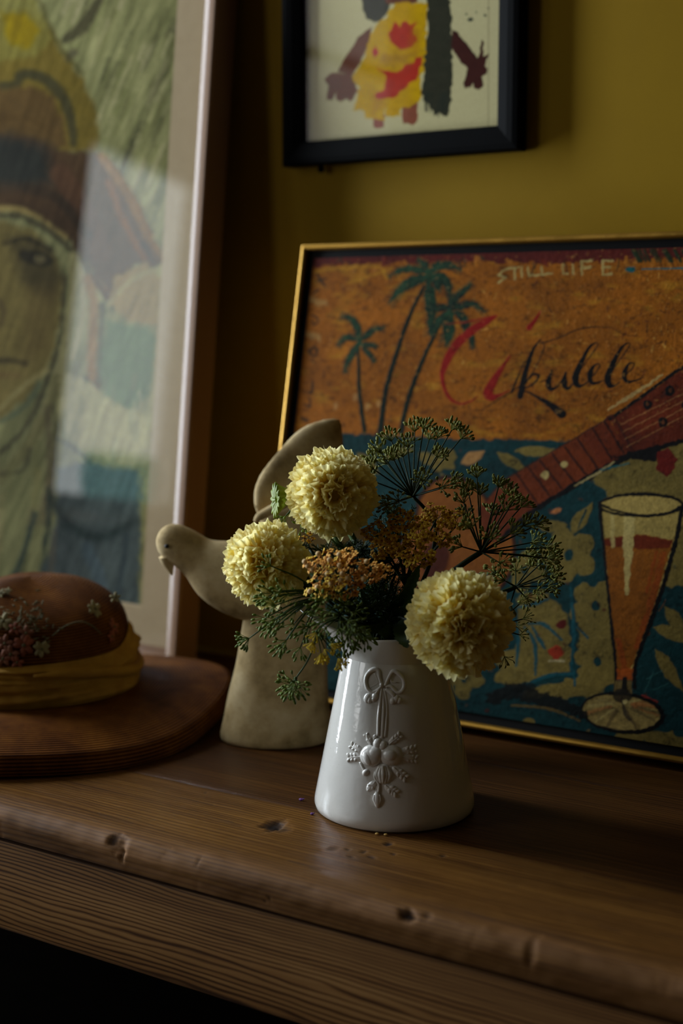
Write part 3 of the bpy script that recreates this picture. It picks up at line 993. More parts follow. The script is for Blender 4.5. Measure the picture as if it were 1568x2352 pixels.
    p.stroke([(1472 + 96 * math.cos(u), 1160 + 25 * math.sin(u)) for u in t], [6, 7, 5, 8, 6], INK, rough=2.5)
    p.stroke([z5(1048, 440), z5(1150, 480), z5(1300, 505), z5(1450, 500), z5(1560, 450)], [7, 5, 4, 6, 6], INK)
    # stem and foot
    p.poly([z5(1150, 1480), z5(1255, 1480), z5(1240, 1560), z5(1150, 1550)], (178, 84, 26))
    p.poly([z5(1140, 1550), z5(1240, 1550), z5(1250, 1640), z5(1130, 1640)], (120, 100, 62))
    p.stroke([z5(1200, 1540), z5(1195, 1620), z5(1180, 1690)], [10, 16, 26], (24, 22, 20))
    p.ell(1428, 1637, 92, 43, 8, (166, 142, 90), rough=5, vary=.4)
    for i in range(22):
        a = rng.uniform(0, 2 * math.pi)
        p.stroke([(1428 + 26 * math.cos(a), 1622 + 10 * math.sin(a)), (1428 + 84 * math.cos(a), 1637 + 38 * math.sin(a))], rng.uniform(3, 9), [(206, 186, 130), (120, 96, 60), (70, 58, 48), (190, 120, 70)][int(rng.integers(4))], a=.5, rough=4)
    p.stroke([z5(1190, 1690), z5(1200, 1760), z5(1230, 1800)], 8, (50, 42, 48), a=.8)
    p.stroke([(1428 + 93 * math.cos(u + 3.4), 1637 + 44 * math.sin(u + 3.4) + 8 * math.cos(u + 3.4)) for u in t], [5, 7, 9, 12, 10, 6, 5], INK, rough=3)
    p.ell(*z5(1185, 1650), 22, 16, 0, (40, 34, 28), a=.9)
    p.ell(*z5(1198, 1690), 6, 5, 0, (226, 206, 150))
    # brushed shadow
    p.stroke([(1130, 1605), (1180, 1585), (1240, 1605), (1300, 1622), (1345, 1645)], [26, 36, 34, 26, 18], (18, 22, 22), a=.95, rough=12, dry=.2)
    p.stroke([(1190, 1580), (1225, 1575)], 14, (18, 22, 22), rough=12, a=.8)
    p.stroke([(1175, 1620), (1260, 1628), (1330, 1655)], [5, 7, 5], (120, 96, 50), a=.8)
    p.stroke([(1040, 1660), (1150, 1682), (1300, 1708), (1500, 1745)], 7, (70, 24, 16), a=.6, dry=.5)


def sk_ukulele_worn(p):
    sk_ukulele(p)
    x, y = p.x, p.y
    bl = fbm(x, y, 90, 60, 31, 4)
    sp = np.clip((fbm(x, y, 9, 9, 33, 3) - .62) * 7, 0, 1) * np.clip((bl - .35) * 3, 0, 1)
    p.c *= (1.16 - .55 * bl)[:, None]
    p.c[:] = p.c * (1 - .55 * sp[:, None])
    hi = np.clip((fbm(x, y, 7, 5, 41, 2) - .74) * 6, 0, 1) * np.clip((1000 - y) / 40, 0, 1)
    p.c[:] = p.c * (1 - .35 * hi[:, None]) + lin((214, 160, 90)) * .35 * hi[:, None]
    p.h += hi * 1.2 + fbm(x, y, 8, 8, 44, 3) * 1.4
    p.c *= np.array([.64, .62, .46])          # brown varnish over the whole picture


mp_uk = paint_mat('impasto_oil_paint', .68, .06, .22, 420, .55, .0007)
painted_grid('painted_canvas', UO + UX * .0147 + UY * .0147 - UN * .0072, UX, UY, UN, UW - .0294, UH - .0294, 640, 500, sk_ukulele_worn, OR, mp_uk, uk, .00022)

# ================================================================== tall portrait behind glass
m_oak = simple('pinkish_wood_frame', (122, 90, 64), (134, 101, 73), 14, .36, .4, .05, 200, .0004, (1, 1, .12))
m_mat = simple('cream_mount_card', (158, 138, 104), (164, 144, 110), 60, .8, .2, .1, 900, .0002)
PS = .094
PRoll = math.radians(1.2)
PB = np.array([-.4452, .286, 0.0])
PYv = unit((math.tan(PRoll), PS, 1))
PNv = unit((0, -1, PS))
PXv = unit(np.cross(PYv, PNv))
PNv = np.cross(PXv, PYv)
PW, PH, PD = .70, .92, .038
PO = PB + PNv * PD - PXv * PW
por = thing('portrait_painting', (PO[0] + PW / 2, PO[1] + .03, 0), 'tall glazed portrait of a figure in a brimmed hat with cream mount', 'painting')
frame_rails('frame_rail', PO, PXv, PYv, PNv, PW, PH,
            [(0, -PD), (0, -.003), (.0012, -.0008), (.003, 0), (.0105, 0), (.0165, -.0014), (.0172, -.003), (.0172, -.0135), (.026, -.0135), (.026, -PD)], m_oak, por)
MO = PO + PXv * .0177 + PYv * .0177
MW, MH = PW - .0354, PH - .0354
frame_rails('mount_board', MO, PXv, PYv, PNv, MW, MH, [(0, -.0165), (0, -.0145), (.0515, -.0145), (.054, -.0175), (.045, -.0175)], m_mat, por)


def slab(name, O, ex, ey, n, W, H, d0, d1, m, parent):
    V = [O + ex * a + ey * b + n * c for c in (d0, d1) for a, b in ((0, 0), (W, 0), (W, H), (0, H))]
    return mk(name, V, [(0, 3, 2, 1), (4, 5, 6, 7), (0, 1, 5, 4), (1, 2, 6, 5), (2, 3, 7, 6), (3, 0, 4, 7)], m, parent, False)


slab('backing_board', PO + PXv * .031 + PYv * .031, PXv, PYv, PNv, PW - .062, PH - .062, -PD + .001, -.022, m_board, por)
m_pglass = pane('picture_glass', .038)
slab('glass', MO, PXv, PYv, PNv, MW, MH, -.0125, -.0108, m_pglass, por)


def sk_portrait(p):
    x, y = p.x, p.y
    a = math.radians(28)
    u, v = x * math.cos(a) + y * math.sin(a), -x * math.sin(a) + y * math.cos(a)
    n = fbm(u, v, 13, 120, 3, 3)
    n2 = fbm(x, y, 130, 130, 6, 3)
    p.c[:] = lin((112, 116, 82))[None] * (1 - n)[:, None] * 1.1 + lin((214, 214, 172))[None] * n[:, None] * .95
    p.c *= (.72 + .55 * n2)[:, None]
    S = lambda *k, **q: p.stroke(*k, soft=q.pop('soft', 7), rough=q.pop('rough', 6), **q)
    Q = lambda *k, **q: p.poly(*k, soft=q.pop('soft', 12), rough=q.pop('rough', 12), **q)
    pal = [(206, 206, 166), (150, 154, 112), (104, 108, 78), (222, 216, 186), (132, 134, 88), (84, 86, 66)]
    for _ in range(120):
        xx, yy = rng.uniform(130, 420), rng.uniform(-60, 620)
        L = rng.uniform(30, 120)
        S([(xx, yy), (xx + L * .25, yy - L * .6), (xx + L * .42, yy - L)], rng.uniform(5, 14), pal[int(rng.integers(6))], a=rng.uniform(.3, .75), dry=.4)
    S([(150, 90), (190, 60), (240, -20)], [20, 30, 16], (92, 88, 68), a=.9)
    S([(140, 150), (170, 120)], 18, (110, 104, 90), a=.8)
    # hat crown and its yellow flower
    Q([(-500, 60), (0, 40), (60, 20), (110, 60), (150, 130), (195, 190), (222, 260), (225, 345), (150, 350), (-500, 350)], (138, 122, 66))
    Q([(-60, -60), (60, -40), (95, 20), (120, 90), (80, 130), (-60, 150)], (158, 152, 92), a=.8)
    Q([(0, 30), (55, 30), (90, 70), (70, 110), (20, 100)], (168, 146, 26), a=.9)
    S([(90, 0), (110, 50), (140, 110), (190, 170)], [8, 12, 9], (94, 88, 44), a=.7)
    S([(-300, 190), (0, 200), (50, 172), (100, 180), (145, 225), (166, 290), (168, 330)], [20, 20, 24, 26, 22, 16], (70, 70, 52), a=.85)
    Q([(-500, 205), (0, 205), (70, 195), (125, 225), (150, 290), (155, 340), (-500, 345)], (112, 90, 58))
    S([(0, 270), (60, 272), (100, 290)], 10, (100, 78, 46), a=.7)
    # brim
    brim = [(-500, 330), (0, 305), (70, 318), (150, 345), (225, 350), (262, 378), (310, 445), (345, 520), (372, 600), (350, 620), (310, 605), (280, 660), (252, 690), (205, 610), (140, 535), (70, 492), (-20, 478), (-500, 480)]
    Q(brim, (92, 72, 54))
    Q([(-500, 315), (20, 310), (110, 335), (120, 420), (60, 430), (-500, 430)], (50, 56, 56), a=.9, soft=40)
    for q, w, c in (([(235, 360), (290, 440), (330, 520), (365, 595)], 22, (166, 122, 62)), ([(250, 420), (290, 520), (330, 590)], 16, (150, 98, 54)), ([(140, 400), (190, 480), (230, 580)], 50, (106, 78, 62)),
                    ([(60, 430), (140, 460), (200, 540)], 24, (64, 54, 44)), ([(330, 560), (360, 600)], 20, (56, 46, 34)), ([(215, 640), (262, 690), (290, 640)], 16, (150, 92, 52))):
        S(q, w, c, a=.75, dry=.3)
    S([(-300, 470), (0, 478), (70, 492), (150, 545)], [10, 12, 9], (190, 172, 124))
    S([(-300, 500), (0, 494), (80, 512), (150, 562), (210, 632), (250, 690), (262, 720)], [14, 14, 16, 16, 16, 14, 6], (70, 62, 50), a=.8)
    # face
    Q([(-500, 505), (0, 505), (70, 525), (120, 575), (150, 640), (140, 740), (118, 830), (70, 905), (0, 960), (-500, 980)], (160, 146, 100))
    Q([(20, 545), (110, 560), (150, 640), (120, 700), (50, 650)], (84, 76, 56), a=.75, soft=30)
    p.ell(82, 592, 42, 17, 12, (58, 54, 44), soft=10, a=.9)
    p.ell(92, 596, 14, 9, 10, (150, 140, 110), soft=6, a=.8)
    S([(10, 560), (60, 548), (120, 575)], [8, 14, 8], (58, 52, 42), a=.9)
    Q([(60, 660), (130, 660), (115, 800), (50, 840)], (140, 122, 84), a=.55, soft=30)
    S([(0, 690), (10, 720), (0, 750)], 10, (120, 104, 80), a=.8)
    S([(-40, 832), (20, 828), (62, 836)], [10, 12, 8], (86, 78, 58))
    S([(-20, 860), (40, 862)], 16, (150, 128, 92), a=.7)
    # the side of the face turned away: second eye, cheek, hair, end of the brim
    p.ell(-78, 592, 40, 16, -8, (58, 54, 44), soft=10, a=.9)
    p.ell(-86, 596, 13, 8, -8, (150, 140, 110), soft=6, a=.8)
    S([(-20, 556), (-70, 546), (-130, 572)], [8, 14, 8], (58, 52, 42), a=.9)
    S([(-22, 600), (-30, 680), (-40, 735), (-10, 752)], [6, 8, 12, 8], (112, 98, 70), a=.8)
    Q([(-170, 600), (-150, 760), (-120, 850), (-60, 930), (-110, 1000), (-560, 1000), (-560, 520), (-175, 520)], (150, 148, 108))
    for i in range(26):
        xx = rng.uniform(-330, -140)
        S([(xx, 560 + rng.uniform(0, 60)), (xx - rng.uniform(0, 25), 760), (xx + rng.uniform(-40, 30), 980)], rng.uniform(8, 20), [(196, 190, 150), (110, 108, 80), (160, 154, 116), (84, 80, 62)][int(rng.integers(4))], a=.7, dry=.3)
    Q([(-560, 300), (-330, 330), (-300, 420), (-340, 500), (-400, 560), (-560, 600)], (140, 144, 104), a=.95)
    # hair and ribbons running down
    for q, w, c in (([(170, 590), (165, 700), (140, 830), (110, 930), (70, 1020)], 24, (196, 190, 154)), ([(185, 610), (190, 720), (165, 820)], 14, (216, 208, 178)), ([(150, 640), (140, 760), (110, 870), (60, 980), (0, 1040)], 10, (84, 80, 66)),
                    ([(200, 640), (215, 700), (210, 860), (222, 885)], 22, (170, 126, 78)), ([(235, 700), (232, 800), (228, 880)], 14, (72, 76, 58)), ([(160, 860), (200, 870), (226, 892)], 8, (70, 70, 60)),
                    ([(0, 940), (50, 890), (110, 850)], 10, (206, 196, 150)), ([(0, 970), (60, 930), (90, 880)], 8, (110, 130, 118)), ([(0, 1100), (60, 1030), (110, 940), (130, 870)], 26, (150, 146, 110)),
                    ([(0, 1090), (50, 1080), (70, 1030)], 7, (70, 68, 56)), ([(110, 940), (115, 1060), (105, 1200)], 18, (130, 122, 100)), ([(125, 930), (128, 1040), (112, 1210)], 6, (84, 80, 66))):
        S(q, w, c, a=.85, dry=.25)
    Q([(258, 640), (330, 600), (372, 640), (368, 745), (300, 740), (255, 700)], (176, 152, 108), a=.9)
    S([(250, 700), (300, 645), (370, 612)], 10, (196, 190, 150), a=.8)
    Q([(246, 735), (330, 750), (362, 770), (345, 900), (300, 945), (238, 905), (228, 830)], (116, 142, 112))  # green patch of the glass reflection, painted into the picture
    # pale shawl, with the bright glass reflection painted into its colour
    Q([(140, 850), (225, 892), (262, 930), (335, 955), (350, 1060), (300, 1075), (215, 1045), (160, 1010), (132, 940)], (212, 206, 168))
    for _ in range(26):
        xx, yy = rng.uniform(140, 330), rng.uniform(860, 1050)
        S([(xx, yy), (xx + rng.uniform(-8, 8), yy + rng.uniform(20, 60))], rng.uniform(4, 10), [(228, 222, 192), (176, 178, 144), (150, 160, 138)][int(rng.integers(3))], a=.5)
    S([(130, 1005), (170, 1030), (215, 1070), (255, 1085)], [6, 9, 6], (86, 98, 92))
    # left gown
    for _ in range(60):
        xx, yy = rng.uniform(-300, 120), rng.uniform(1000, 1480)
        S([(xx, yy), (xx - rng.uniform(0, 30), yy + rng.uniform(60, 160))], rng.uniform(6, 16), [(172, 166, 122), (146, 146, 108), (196, 188, 150), (110, 118, 98), (160, 148, 124)][int(rng.integers(5))], a=.6, dry=.3)
    for q, w in (([(80, 1180), (50, 1280), (5, 1380)], 12), ([(105, 1230), (95, 1320), (60, 1400)], 8), ([(110, 1120), (112, 1200), (104, 1250)], 8)):
        S(q, w, (62, 84, 86), a=.9)
    # slate blue cloth low on the right
    Q([(130, 1080), (180, 1060), (320, 1080), (325, 1200), (318, 1440), (60, 1440), (100, 1300), (128, 1200)], (104, 116, 124))
    S([(120, 1150), (160, 1205), (230, 1235), (310, 1195)], [18, 22, 24, 16], (58, 72, 76), a=.85, soft=18)
    for q, w, c in (([(140, 1260), (170, 1330), (160, 1430)], 24, (120, 132, 142)), ([(290, 1230), (278, 1330), (262, 1420)], 12, (70, 84, 98)), ([(200, 1260), (230, 1340), (215, 1430)], 30, (108, 126, 146)),
                    ([(125, 1220), (112, 1330), (70, 1440)], 10, (150, 142, 130))):
        S(q, w, c, a=.6)
    S([(372, 640), (352, 900), (338, 1100), (322, 1440)], [6, 8, 8, 6], (190, 180, 140), a=.7)


def sk_portrait_aged(p):
    sk_portrait(p)
    g = p.c.mean(1, keepdims=True)
    st = fbm(p.x + p.y * .35, p.y - p.x * .2, 7, 70, 17, 3)
    p.c *= (.62 + .76 * st)[:, None]
    p.c[:] = np.clip(p.c * 1.2 - g * .2, 0, 1) * np.array([.46, .43, .32])
    fig = np.clip((250 - p.x) / 90, 0, 1) * np.clip((p.y - 430) / 80, 0, 1)   # darker over the lower left, around the figure
    p.c *= (1 - .42 * fig)[:, None]


mp_por = paint_mat('matte_oil_paint', .75, .04, .2, 300, .3, .0006)
painted_grid('painted_canvas', MO + PXv * .049 + PYv * .049 - PNv * .0185, PXv, PYv, PNv, MW - .098, MH - .098, 330, 400, sk_portrait_aged, (150, 150, 110), mp_por, por, .0001)

# ================================================================== child's drawing in a black frame on the wall
BN, BX, BY = np.array([0, -1., 0]), np.array([1., 0, 0]), np.array([0, 0, 1.])
BO = np.array([-.3625, .352, .5895])
BW, BH = .2985, .42
m_bframe = simple('black_wood_frame', (4, 4, 4), (6, 6, 6), 20, .6, .03, .1, 300, .0003)
blk = thing('framed_drawing', (BO[0] + BW / 2, WALL_Y - .01, BO[2]), "child's painting of a girl in a yellow dress in a black frame", 'picture')
frame_rails('frame_rail', BO, BX, BY, BN, BW, BH,
            [(0, -.0205), (0, -.003), (.0015, -.0008), (.007, 0), (.014, -.001), (.024, -.0045), (.0265, -.006), (.0268, -.0135), (.0268, -.0205)], m_bframe, blk)
DO = BO + BX * .0262 + BY * .0262
DW, DH = BW - .0524, BH - .0524
slab('backing_board', DO, BX, BY, BN, DW, DH, -.0202, -.0145, m_board, blk)
slab('glass', DO, BX, BY, BN, DW, DH, -.0105, -.0092, pane('drawing_glass', .007), blk)
mp_dr = paint_mat('poster_paint_on_paper', .85, .06, .1, 500, .12, .0002)


def sk_drawing(p):
    g = lambda X, Y: (640 + X / 2.613, Y / 2.613)
    G = lambda pts, c, **k: p.poly([g(*q) for q in pts], c, soft=k.pop('soft', 2), rough=k.pop('rough', 4), **k)
    SK, SK2, HAIR, YEL, PNK = (104, 60, 40), (66, 32, 26), (52, 52, 38), (196, 154, 8), (176, 50, 34)
    G([(490, -200), (700, -200), (660, 60), (640, 100), (600, 125), (570, 135), (530, 110), (500, 60)], HAIR)
    G([(560, 155), (548, 250), (482, 385), (440, 455), (350, 432), (400, 340), (480, 220)], SK)
    G([(272, 480), (320, 430), (440, 450), (472, 540), (440, 600), (420, 612), (402, 590), (370, 612), (342, 600), (346, 555), (320, 602), (290, 600), (290, 560), (300, 515)], SK)
    G([(740, 630), (830, 600), (835, 720), (800, 757), (770, 740), (745, 747)], (136, 76, 54))
    G([(565, 690), (635, 690), (630, 762), (600, 773), (565, 762)], (140, 74, 56))
    p.ell(905, -88, 92, 84, 0, HAIR, soft=2, rough=6)
    p.ell(905, -62, 60, 66, 0, SK, soft=2, rough=5)
    for ex_ in (884, 928):
        p.ell(ex_, -72, 6, 6, 0, (24, 20, 18), soft=2)
    p.stroke([(880, -36), (905, -26), (932, -38)], 6, PNK)
    G([(630, -60), (840, -60), (830, 15), (740, 30), (640, 20)], SK)
    G([(690, 20), (885, 15), (890, 400), (852, 470), (848, 600), (790, 640), (732, 650), (720, 700), (652, 702), (642, 640), (630, 722), (560, 716), (525, 716), (520, 662), (450, 662), (470, 600), (480, 520), (440, 460), (490, 400), (545, 230), (585, 150), (650, 95)], YEL, rough=9)
    G([(560, 540), (640, 620), (560, 690)], (170, 116, 26), a=.5, soft=14)
    G([(700, 130), (720, 160), (760, 120), (790, 150), (830, 125), (805, 200), (832, 240), (780, 290), (730, 302), (682, 262), (655, 195)], PNK, rough=8)
    G([(560, 300), (580, 270), (600, 320), (575, 350)], PNK, rough=8)
    G([(590, 400), (640, 420), (700, 432), (780, 385), (862, 330), (852, 400), (832, 470), (740, 545), (690, 580), (590, 592), (578, 562), (628, 545), (642, 460)], PNK, rough=8)
    G([(620, 320), (760, 310), (850, 300), (780, 380), (660, 400), (600, 380)], (150, 104, 36), a=.55, soft=12, rough=14)
    G([(800, 140), (850, 180), (830, 320), (760, 330)], (168, 96, 30), a=.4, soft=14)
    p.stroke([g(630, 150), g(660, 250), g(720, 310), g(800, 300)], 12, YEL, a=.6)
    G([(886, -60), (1010, -60), (1038, 60), (1042, 330), (1040, 560), (1030, 640), (1015, 690), (990, 702), (970, 680), (940, 690), (900, 640), (872, 600), (858, 560), (872, 400), (890, 200)], HAIR, rough=7)
    for i in range(10):
        xx = rng.uniform(880, 1030)
        p.stroke([g(xx, 560), g(xx - 4, 690 + rng.uniform(-30, 15))], 3.5, (44, 48, 38), a=.8)
    G([(1040, 180), (1070, 188), (1130, 268), (1190, 350), (1202, 340), (1214, 235), (1228, 250), (1226, 340), (1262, 318), (1236, 390), (1256, 410), (1250, 440), (1220, 462), (1226, 512), (1200, 536), (1172, 530), (1160, 500), (1150, 526), (1116, 526), (1110, 490), (1130, 412), (1082, 360), (1040, 292)], SK2)
    p.stroke([g(1050, 190), g(1120, 260), g(1185, 345)], 3, (30, 18, 14), a=.7)
    for q, r in (((1152, 120), 7), ((1236, 92), 4), ((1255, 52), 2.5), ((1190, 75), 2), ((1130, 85), 2)):
        p.ell(*g(*q), r, r * .6, 10, (40, 52, 46), rough=6)
    p.stroke([g(1258, -50), g(1258, 760)], 1.6, (110, 90, 70), a=.8, smooth=False, rough=.5)  # shadow line of the overlapping paper edge, painted on the sheet
    p.stroke([g(190, 838), g(700, 800), g(1330, 768)], 4, (120, 106, 70), a=.5, soft=6)


painted_grid('drawing', DO + BX * .0008 + BY * .0008 - BN * .0135, BX, BY, BN, DW - .0016, DH - .0016, 300, 420, sk_drawing, (198, 188, 140), mp_dr, blk, .00008)
hk = CAM + ray(737, 389) * ((.366 - CAM[1]) / ray(737, 389)[1])
MB().ell(hk, ((.0042, 0, 0), (0, .004, 0), (0, 0, .004)), 10, 6).build('bumper', m_bframe, blk)
# ================================================================== white jug
t = NT('white_glaze')
v = t.tc()
spk = t.noise(v, 900, 2, .5)
t.set(Base_Color=t.mix(t.ramp(spk, [(.74, (0, 0, 0)), (.78, (255, 255, 255))]), t.ramp(t.noise(v, 16, 3), [(.3, (214, 211, 203)), (.7, (224, 221, 215))]), c4((150, 140, 122))),
      Roughness=.055, Normal=t.bump(t.noise(v, 60, 3, .55), .10, .004))
t.b.inputs['Specular IOR Level'].default_value = .5
t.b.inputs['Coat Weight'].default_value = .3
t.b.inputs['Coat Roughness'].default_value = .05
m_glaze = t.m

JR0, JR1, JZ1 = .0685, .0440, .1345
jug = thing('jug', (0, 0, 0), 'white glazed jug with moulded bow and fruit relief holding the flowers', 'jug')
prof = [(.0, .0012), (.055, .0012), (.062, .0006), (.0655, .0004), (.0675, .0022), (.0685, .0062), (.0682, .010)]
for k in range(1, 25):
    f = k / 24
    prof.append((.0682 + (JR1 - .0682) * f, .010 + (JZ1 - .010) * f))
V, F = lathe(prof, 96)
mk('body', V, F, m_glaze, jug)
SPA = math.atan2(-.50, -.86)         # the lip points to the left of the room


def adiff(a, b):
    return (a - b + math.pi) % (2 * math.pi) - math.pi


def collar_pt(a, f, off):
    s = adiff(a, SPA)
    g = math.exp(-(s / .50) ** 2)
    g2 = math.exp(-(adiff(a, SPA + math.pi) / .9) ** 2)
    fl = math.exp(-(abs(s) - 1.05) ** 2 / .10)
    r = JR1 + (.0052 + .033 * g - .004 * fl + .004 * g2) * f ** (1.05 + .35 * g) + off
    z = JZ1 + (.0215 + .0175 * g - .002 * fl + .006 * g2) * f
    return (r * math.cos(a), r * math.sin(a), z)


nC, nF = 128, 12
rows = [(f / nF, 0.0) for f in range(nF + 1)] + [(1.012, -.0012), (1.0, -.0028)] + [(f / nF, -.0034) for f in range(nF - 1, -1, -1)]
V, F = [], []
for f, off in rows:
    for k in range(nC):
        V.append(collar_pt(2 * math.pi * k / nC, f, off))
for r in range(8):                   # inner wall down into the jug
    f = (r + 1) / 8
    rr = JR1 - .0034 + (.0645 - JR1) * f
    zz = JZ1 - (JZ1 - .006) * f
    for k in range(nC):
        V.append((rr * math.cos(2 * math.pi * k / nC), rr * math.sin(2 * math.pi * k / nC), zz))
nr = len(V) // nC
for i in range(nr - 1):
    for k in range(nC):
        k2 = (k + 1) % nC
        F.append((i * nC + k, i * nC + k2, (i + 1) * nC + k2, (i + 1) * nC + k))
F.append(tuple((nr - 1) * nC + k for k in range(nC)))
mk('collar', V, F, m_glaze, jug)


def jug_hit(px, py):
    """measured spot on the cone: point, right tangent, up tangent, normal"""
    r = ray(px, py)
    k = (JR1 - .0682) / (JZ1 - .010)
    lo = None
    for d in np.arange(1.08, 1.25, .0005):
        q = CAM + r * d
        if math.hypot(q[0], q[1]) <= .0682 + k * (q[2] - .010):
            lo = q
            break
    if lo is None:
        lo = CAM + r * 1.17
    a = math.atan2(lo[1], lo[0])
    n = unit((math.cos(a), math.sin(a), -k))
    tr = np.array([-math.sin(a), math.cos(a), 0])
    if np.dot(tr, Rt) < 0:
        tr = -tr
    u = np.cross(n, tr)
    if u[2] < 0:
        u = -u
    return lo, tr, u, n


PX = 1 / 2720.0


def rblob(mb, px, py, a, b, ang, h, sink=.0):
    q, tr, u, n = jug_hit(px, py)
    c, s = math.cos(math.radians(ang)), math.sin(math.radians(ang))
    d1, d2 = tr * c - u * s, tr * s + u * c
    mb.ell(q - n * sink * PX, (d2 * b * PX, n * h * PX, d1 * a * PX), 14, 10)


def rtube(mb, pts, w, lift=1.0):
    P = []
    for (px, py) in pts:
        q, tr, u, n = jug_hit(px, py)
        P.append(q + n * lift * PX)
    mb.tube(catmull(P, 6), np.asarray(w, float) * PX, 8)


z8 = lambda X, Y: (780 + X / 6.535, 1520 + Y / 6.535)
bow = MB()
rtube(bow, [z8(*q) for q in ((640, 370), (600, 240), (580, 130), (500, 120), (420, 190), (395, 290), (420, 400), (490, 450), (560, 430), (630, 370))], [3.5, 4, 5, 5.5, 5, 5, 5, 4, 4, 3.5], 1)
rtube(bow, [z8(*q) for q in ((520, 170), (575, 310), (460, 385))], [1.6, 2.2, 1.6], 0)
rtube(bow, [z8(*q) for q in ((680, 360), (740, 230), (800, 145), (880, 175), (955, 260), (965, 370), (920, 450), (850, 450), (770, 370), (690, 370))], [3.5, 4, 5, 5.5, 5, 5, 5, 4, 4, 3.5], 1)
rtube(bow, [z8(*q) for q in ((780, 190), (770, 290), (850, 310))], [2, 3, 2], 0)
rblob(bow, *z8(628, 350), 5, 7, 0, 6)
for q, a in (((420, 545), 12), ((455, 570), 9), ((535, 515), 10), ((515, 560), 7), ((800, 585), 9), ((845, 560), 10), ((895, 580), 8)):
    rblob(bow, *z8(*q), a * .8, a, 20, 6)
rtube(bow, [z8(600, 400), z8(560, 460), z8(530, 500)], [4, 5, 4], 1)
rtube(bow, [z8(690, 410), z8(770, 460), z8(820, 520)], [4, 5, 4], 0)
bow.build('bow', m_glaze, jug)
rib = MB()
rtube(rib, [z8(*q) for q in ((630, 400), (610, 600), (585, 850), (578, 1110))], [3, 4, 4.2, 4], .5)
rtube(rib, [z8(*q) for q in ((650, 400), (660, 700), (650, 900), (635, 1150))], [3, 4.5, 4.6, 5], -.5)
rtube(rib, [z8(*q) for q in ((670, 400), (705, 650), (700, 900), (680, 1130))], [3, 3.4, 3.6, 4], -.5)
rib.build('ribbon', m_glaze, jug)
fes = MB()
rblob(fes, *z8(470, 1410), 27, 25, -20, 14, 2)
rblob(fes, *z8(520, 1380), 20, 18, -30, 12, 0)
rblob(fes, *z8(430, 1440), 13, 20, -30, 13, 0)
rblob(fes, *z8(770, 1400), 28, 25, 10, 12, 2)
rblob(fes, *z8(760, 1395), 19, 16, 10, 15, 1)
rblob(fes, *z8(570, 1230), 11, 14, 10, 9)
rblob(fes, *z8(650, 1260), 10, 12, 10, 8)
for i in range(-2, 3):
    rtube(fes, [z8(650 + i * 22, 1560), z8(655 + i * 48, 1690), z8(650 + i * 30, 1820)], [4, 6.5, 3.5], 2.5 - abs(i) * 1.2)
rblob(fes, *z8(660, 1690), 24, 19, 90, 7, 2)


def relief_leaf(x, y, ang, L, w, lobes=3, h=5):
    """a leaf with a mid rib and finger lobes; ang in degrees, 0 = right, 90 = up"""
    a = math.radians(ang)
    dx, dy = math.cos(a), -math.sin(a)
    cx, cy = x + dx * L * .5, y + dy * L * .5
    rblob(fes, cx, cy, L * .52, w * 1.25, -ang, h * .75)
    rtube(fes, [(x, y), (x + dx * L * .95, y + dy * L * .95)], [1.6, 1.0], h * .6)
    for k in range(lobes):
        f = .35 + .55 * k / max(1, lobes - 1)
        for sg in (-1, 1):
            b = a + sg * .7
            ex_, ey_ = x + dx * L * f + math.cos(b) * w * 1.0, y + dy * L * f - math.sin(b) * w * 1.0
            rblob(fes, ex_, ey_, w * .85, w * .55, -math.degrees(b), h * .8)


for a in ((*z8(480, 1240), 120, 24, 5, 2), (*z8(520, 1180), 80, 14, 4, 1), (*z8(360, 1360), 150, 30, 7, 3), (*z8(350, 1420), 185, 30, 8, 3), (*z8(740, 1240), 40, 30, 7, 3), (*z8(900, 1360), 12, 34, 8, 3), (*z8(910, 1420), -10, 34, 8, 3),
          (*z8(800, 1580), -40, 36, 8, 3), (*z8(680, 1850), -35, 28, 8, 3), (*z8(540, 1790), -130, 30, 7, 1)):
    relief_leaf(a[0], a[1], a[2], a[3], a[4], a[5])
rtube(fes, [z8(310, 1510), z8(345, 1580), z8(385, 1640)], [2.5, 2.5, 3], 1.5)
rblob(fes, *z8(390, 1660), 9, 7, -50, 7)
rtube(fes, [z8(540, 1640), z8(530, 1740), z8(590, 1840), z8(580, 1960)], [3, 3, 3, 3], 1.5)
rblob(fes, *z8(565, 2060), 20, 9, 85, 8)
rtube(fes, [z8(530, 1990), z8(520, 2060), z8(545, 2130)], [2, 2.5, 2], 4)
rtube(fes, [z8(600, 1990), z8(615, 2070), z8(590, 2140)], [2, 2.5, 2], 4)
fes.build('fruit_festoon', m_glaze, jug)

# ================================================================== stone dove
t = NT('weathered_stone')
v = t.tc()
blot = t.noise(v, 22, 5, .65)
spots = t.noise(v, 130, 4, .7)
cc = t.ramp(blot, [(.30, (122, 101, 62)), (.48, (176, 152, 106)), (.72, (206, 186, 144))])
cc = t.mix(t.ramp(spots, [(.62, (0, 0, 0)), (.74, (150, 150, 150))]), cc, c4((92, 78, 52)))
t.set(Base_Color=cc, Roughness=.85, Normal=t.bump(t.math('ADD', t.math('MULTIPLY', spots, .4), t.noise(v, 320, 3, .6)), .25, .0008))
t.b.inputs['Specular IOR Level'].default_value = .25
m_stone = t.m

BC = np.array([-.202, .1085, 0.0])
dove = thing('stone_dove', BC, 'pale weathered stone dove with raised wing on a flared plinth', 'statue')
BPX = 1.4188 / FPX


def bd(px, py, dd=0.0):
    """spot on the dove's own profile plane, dd metres further from the viewer"""
    q = onplane(px, py, BC, Hd)
    return q + Hd * dd


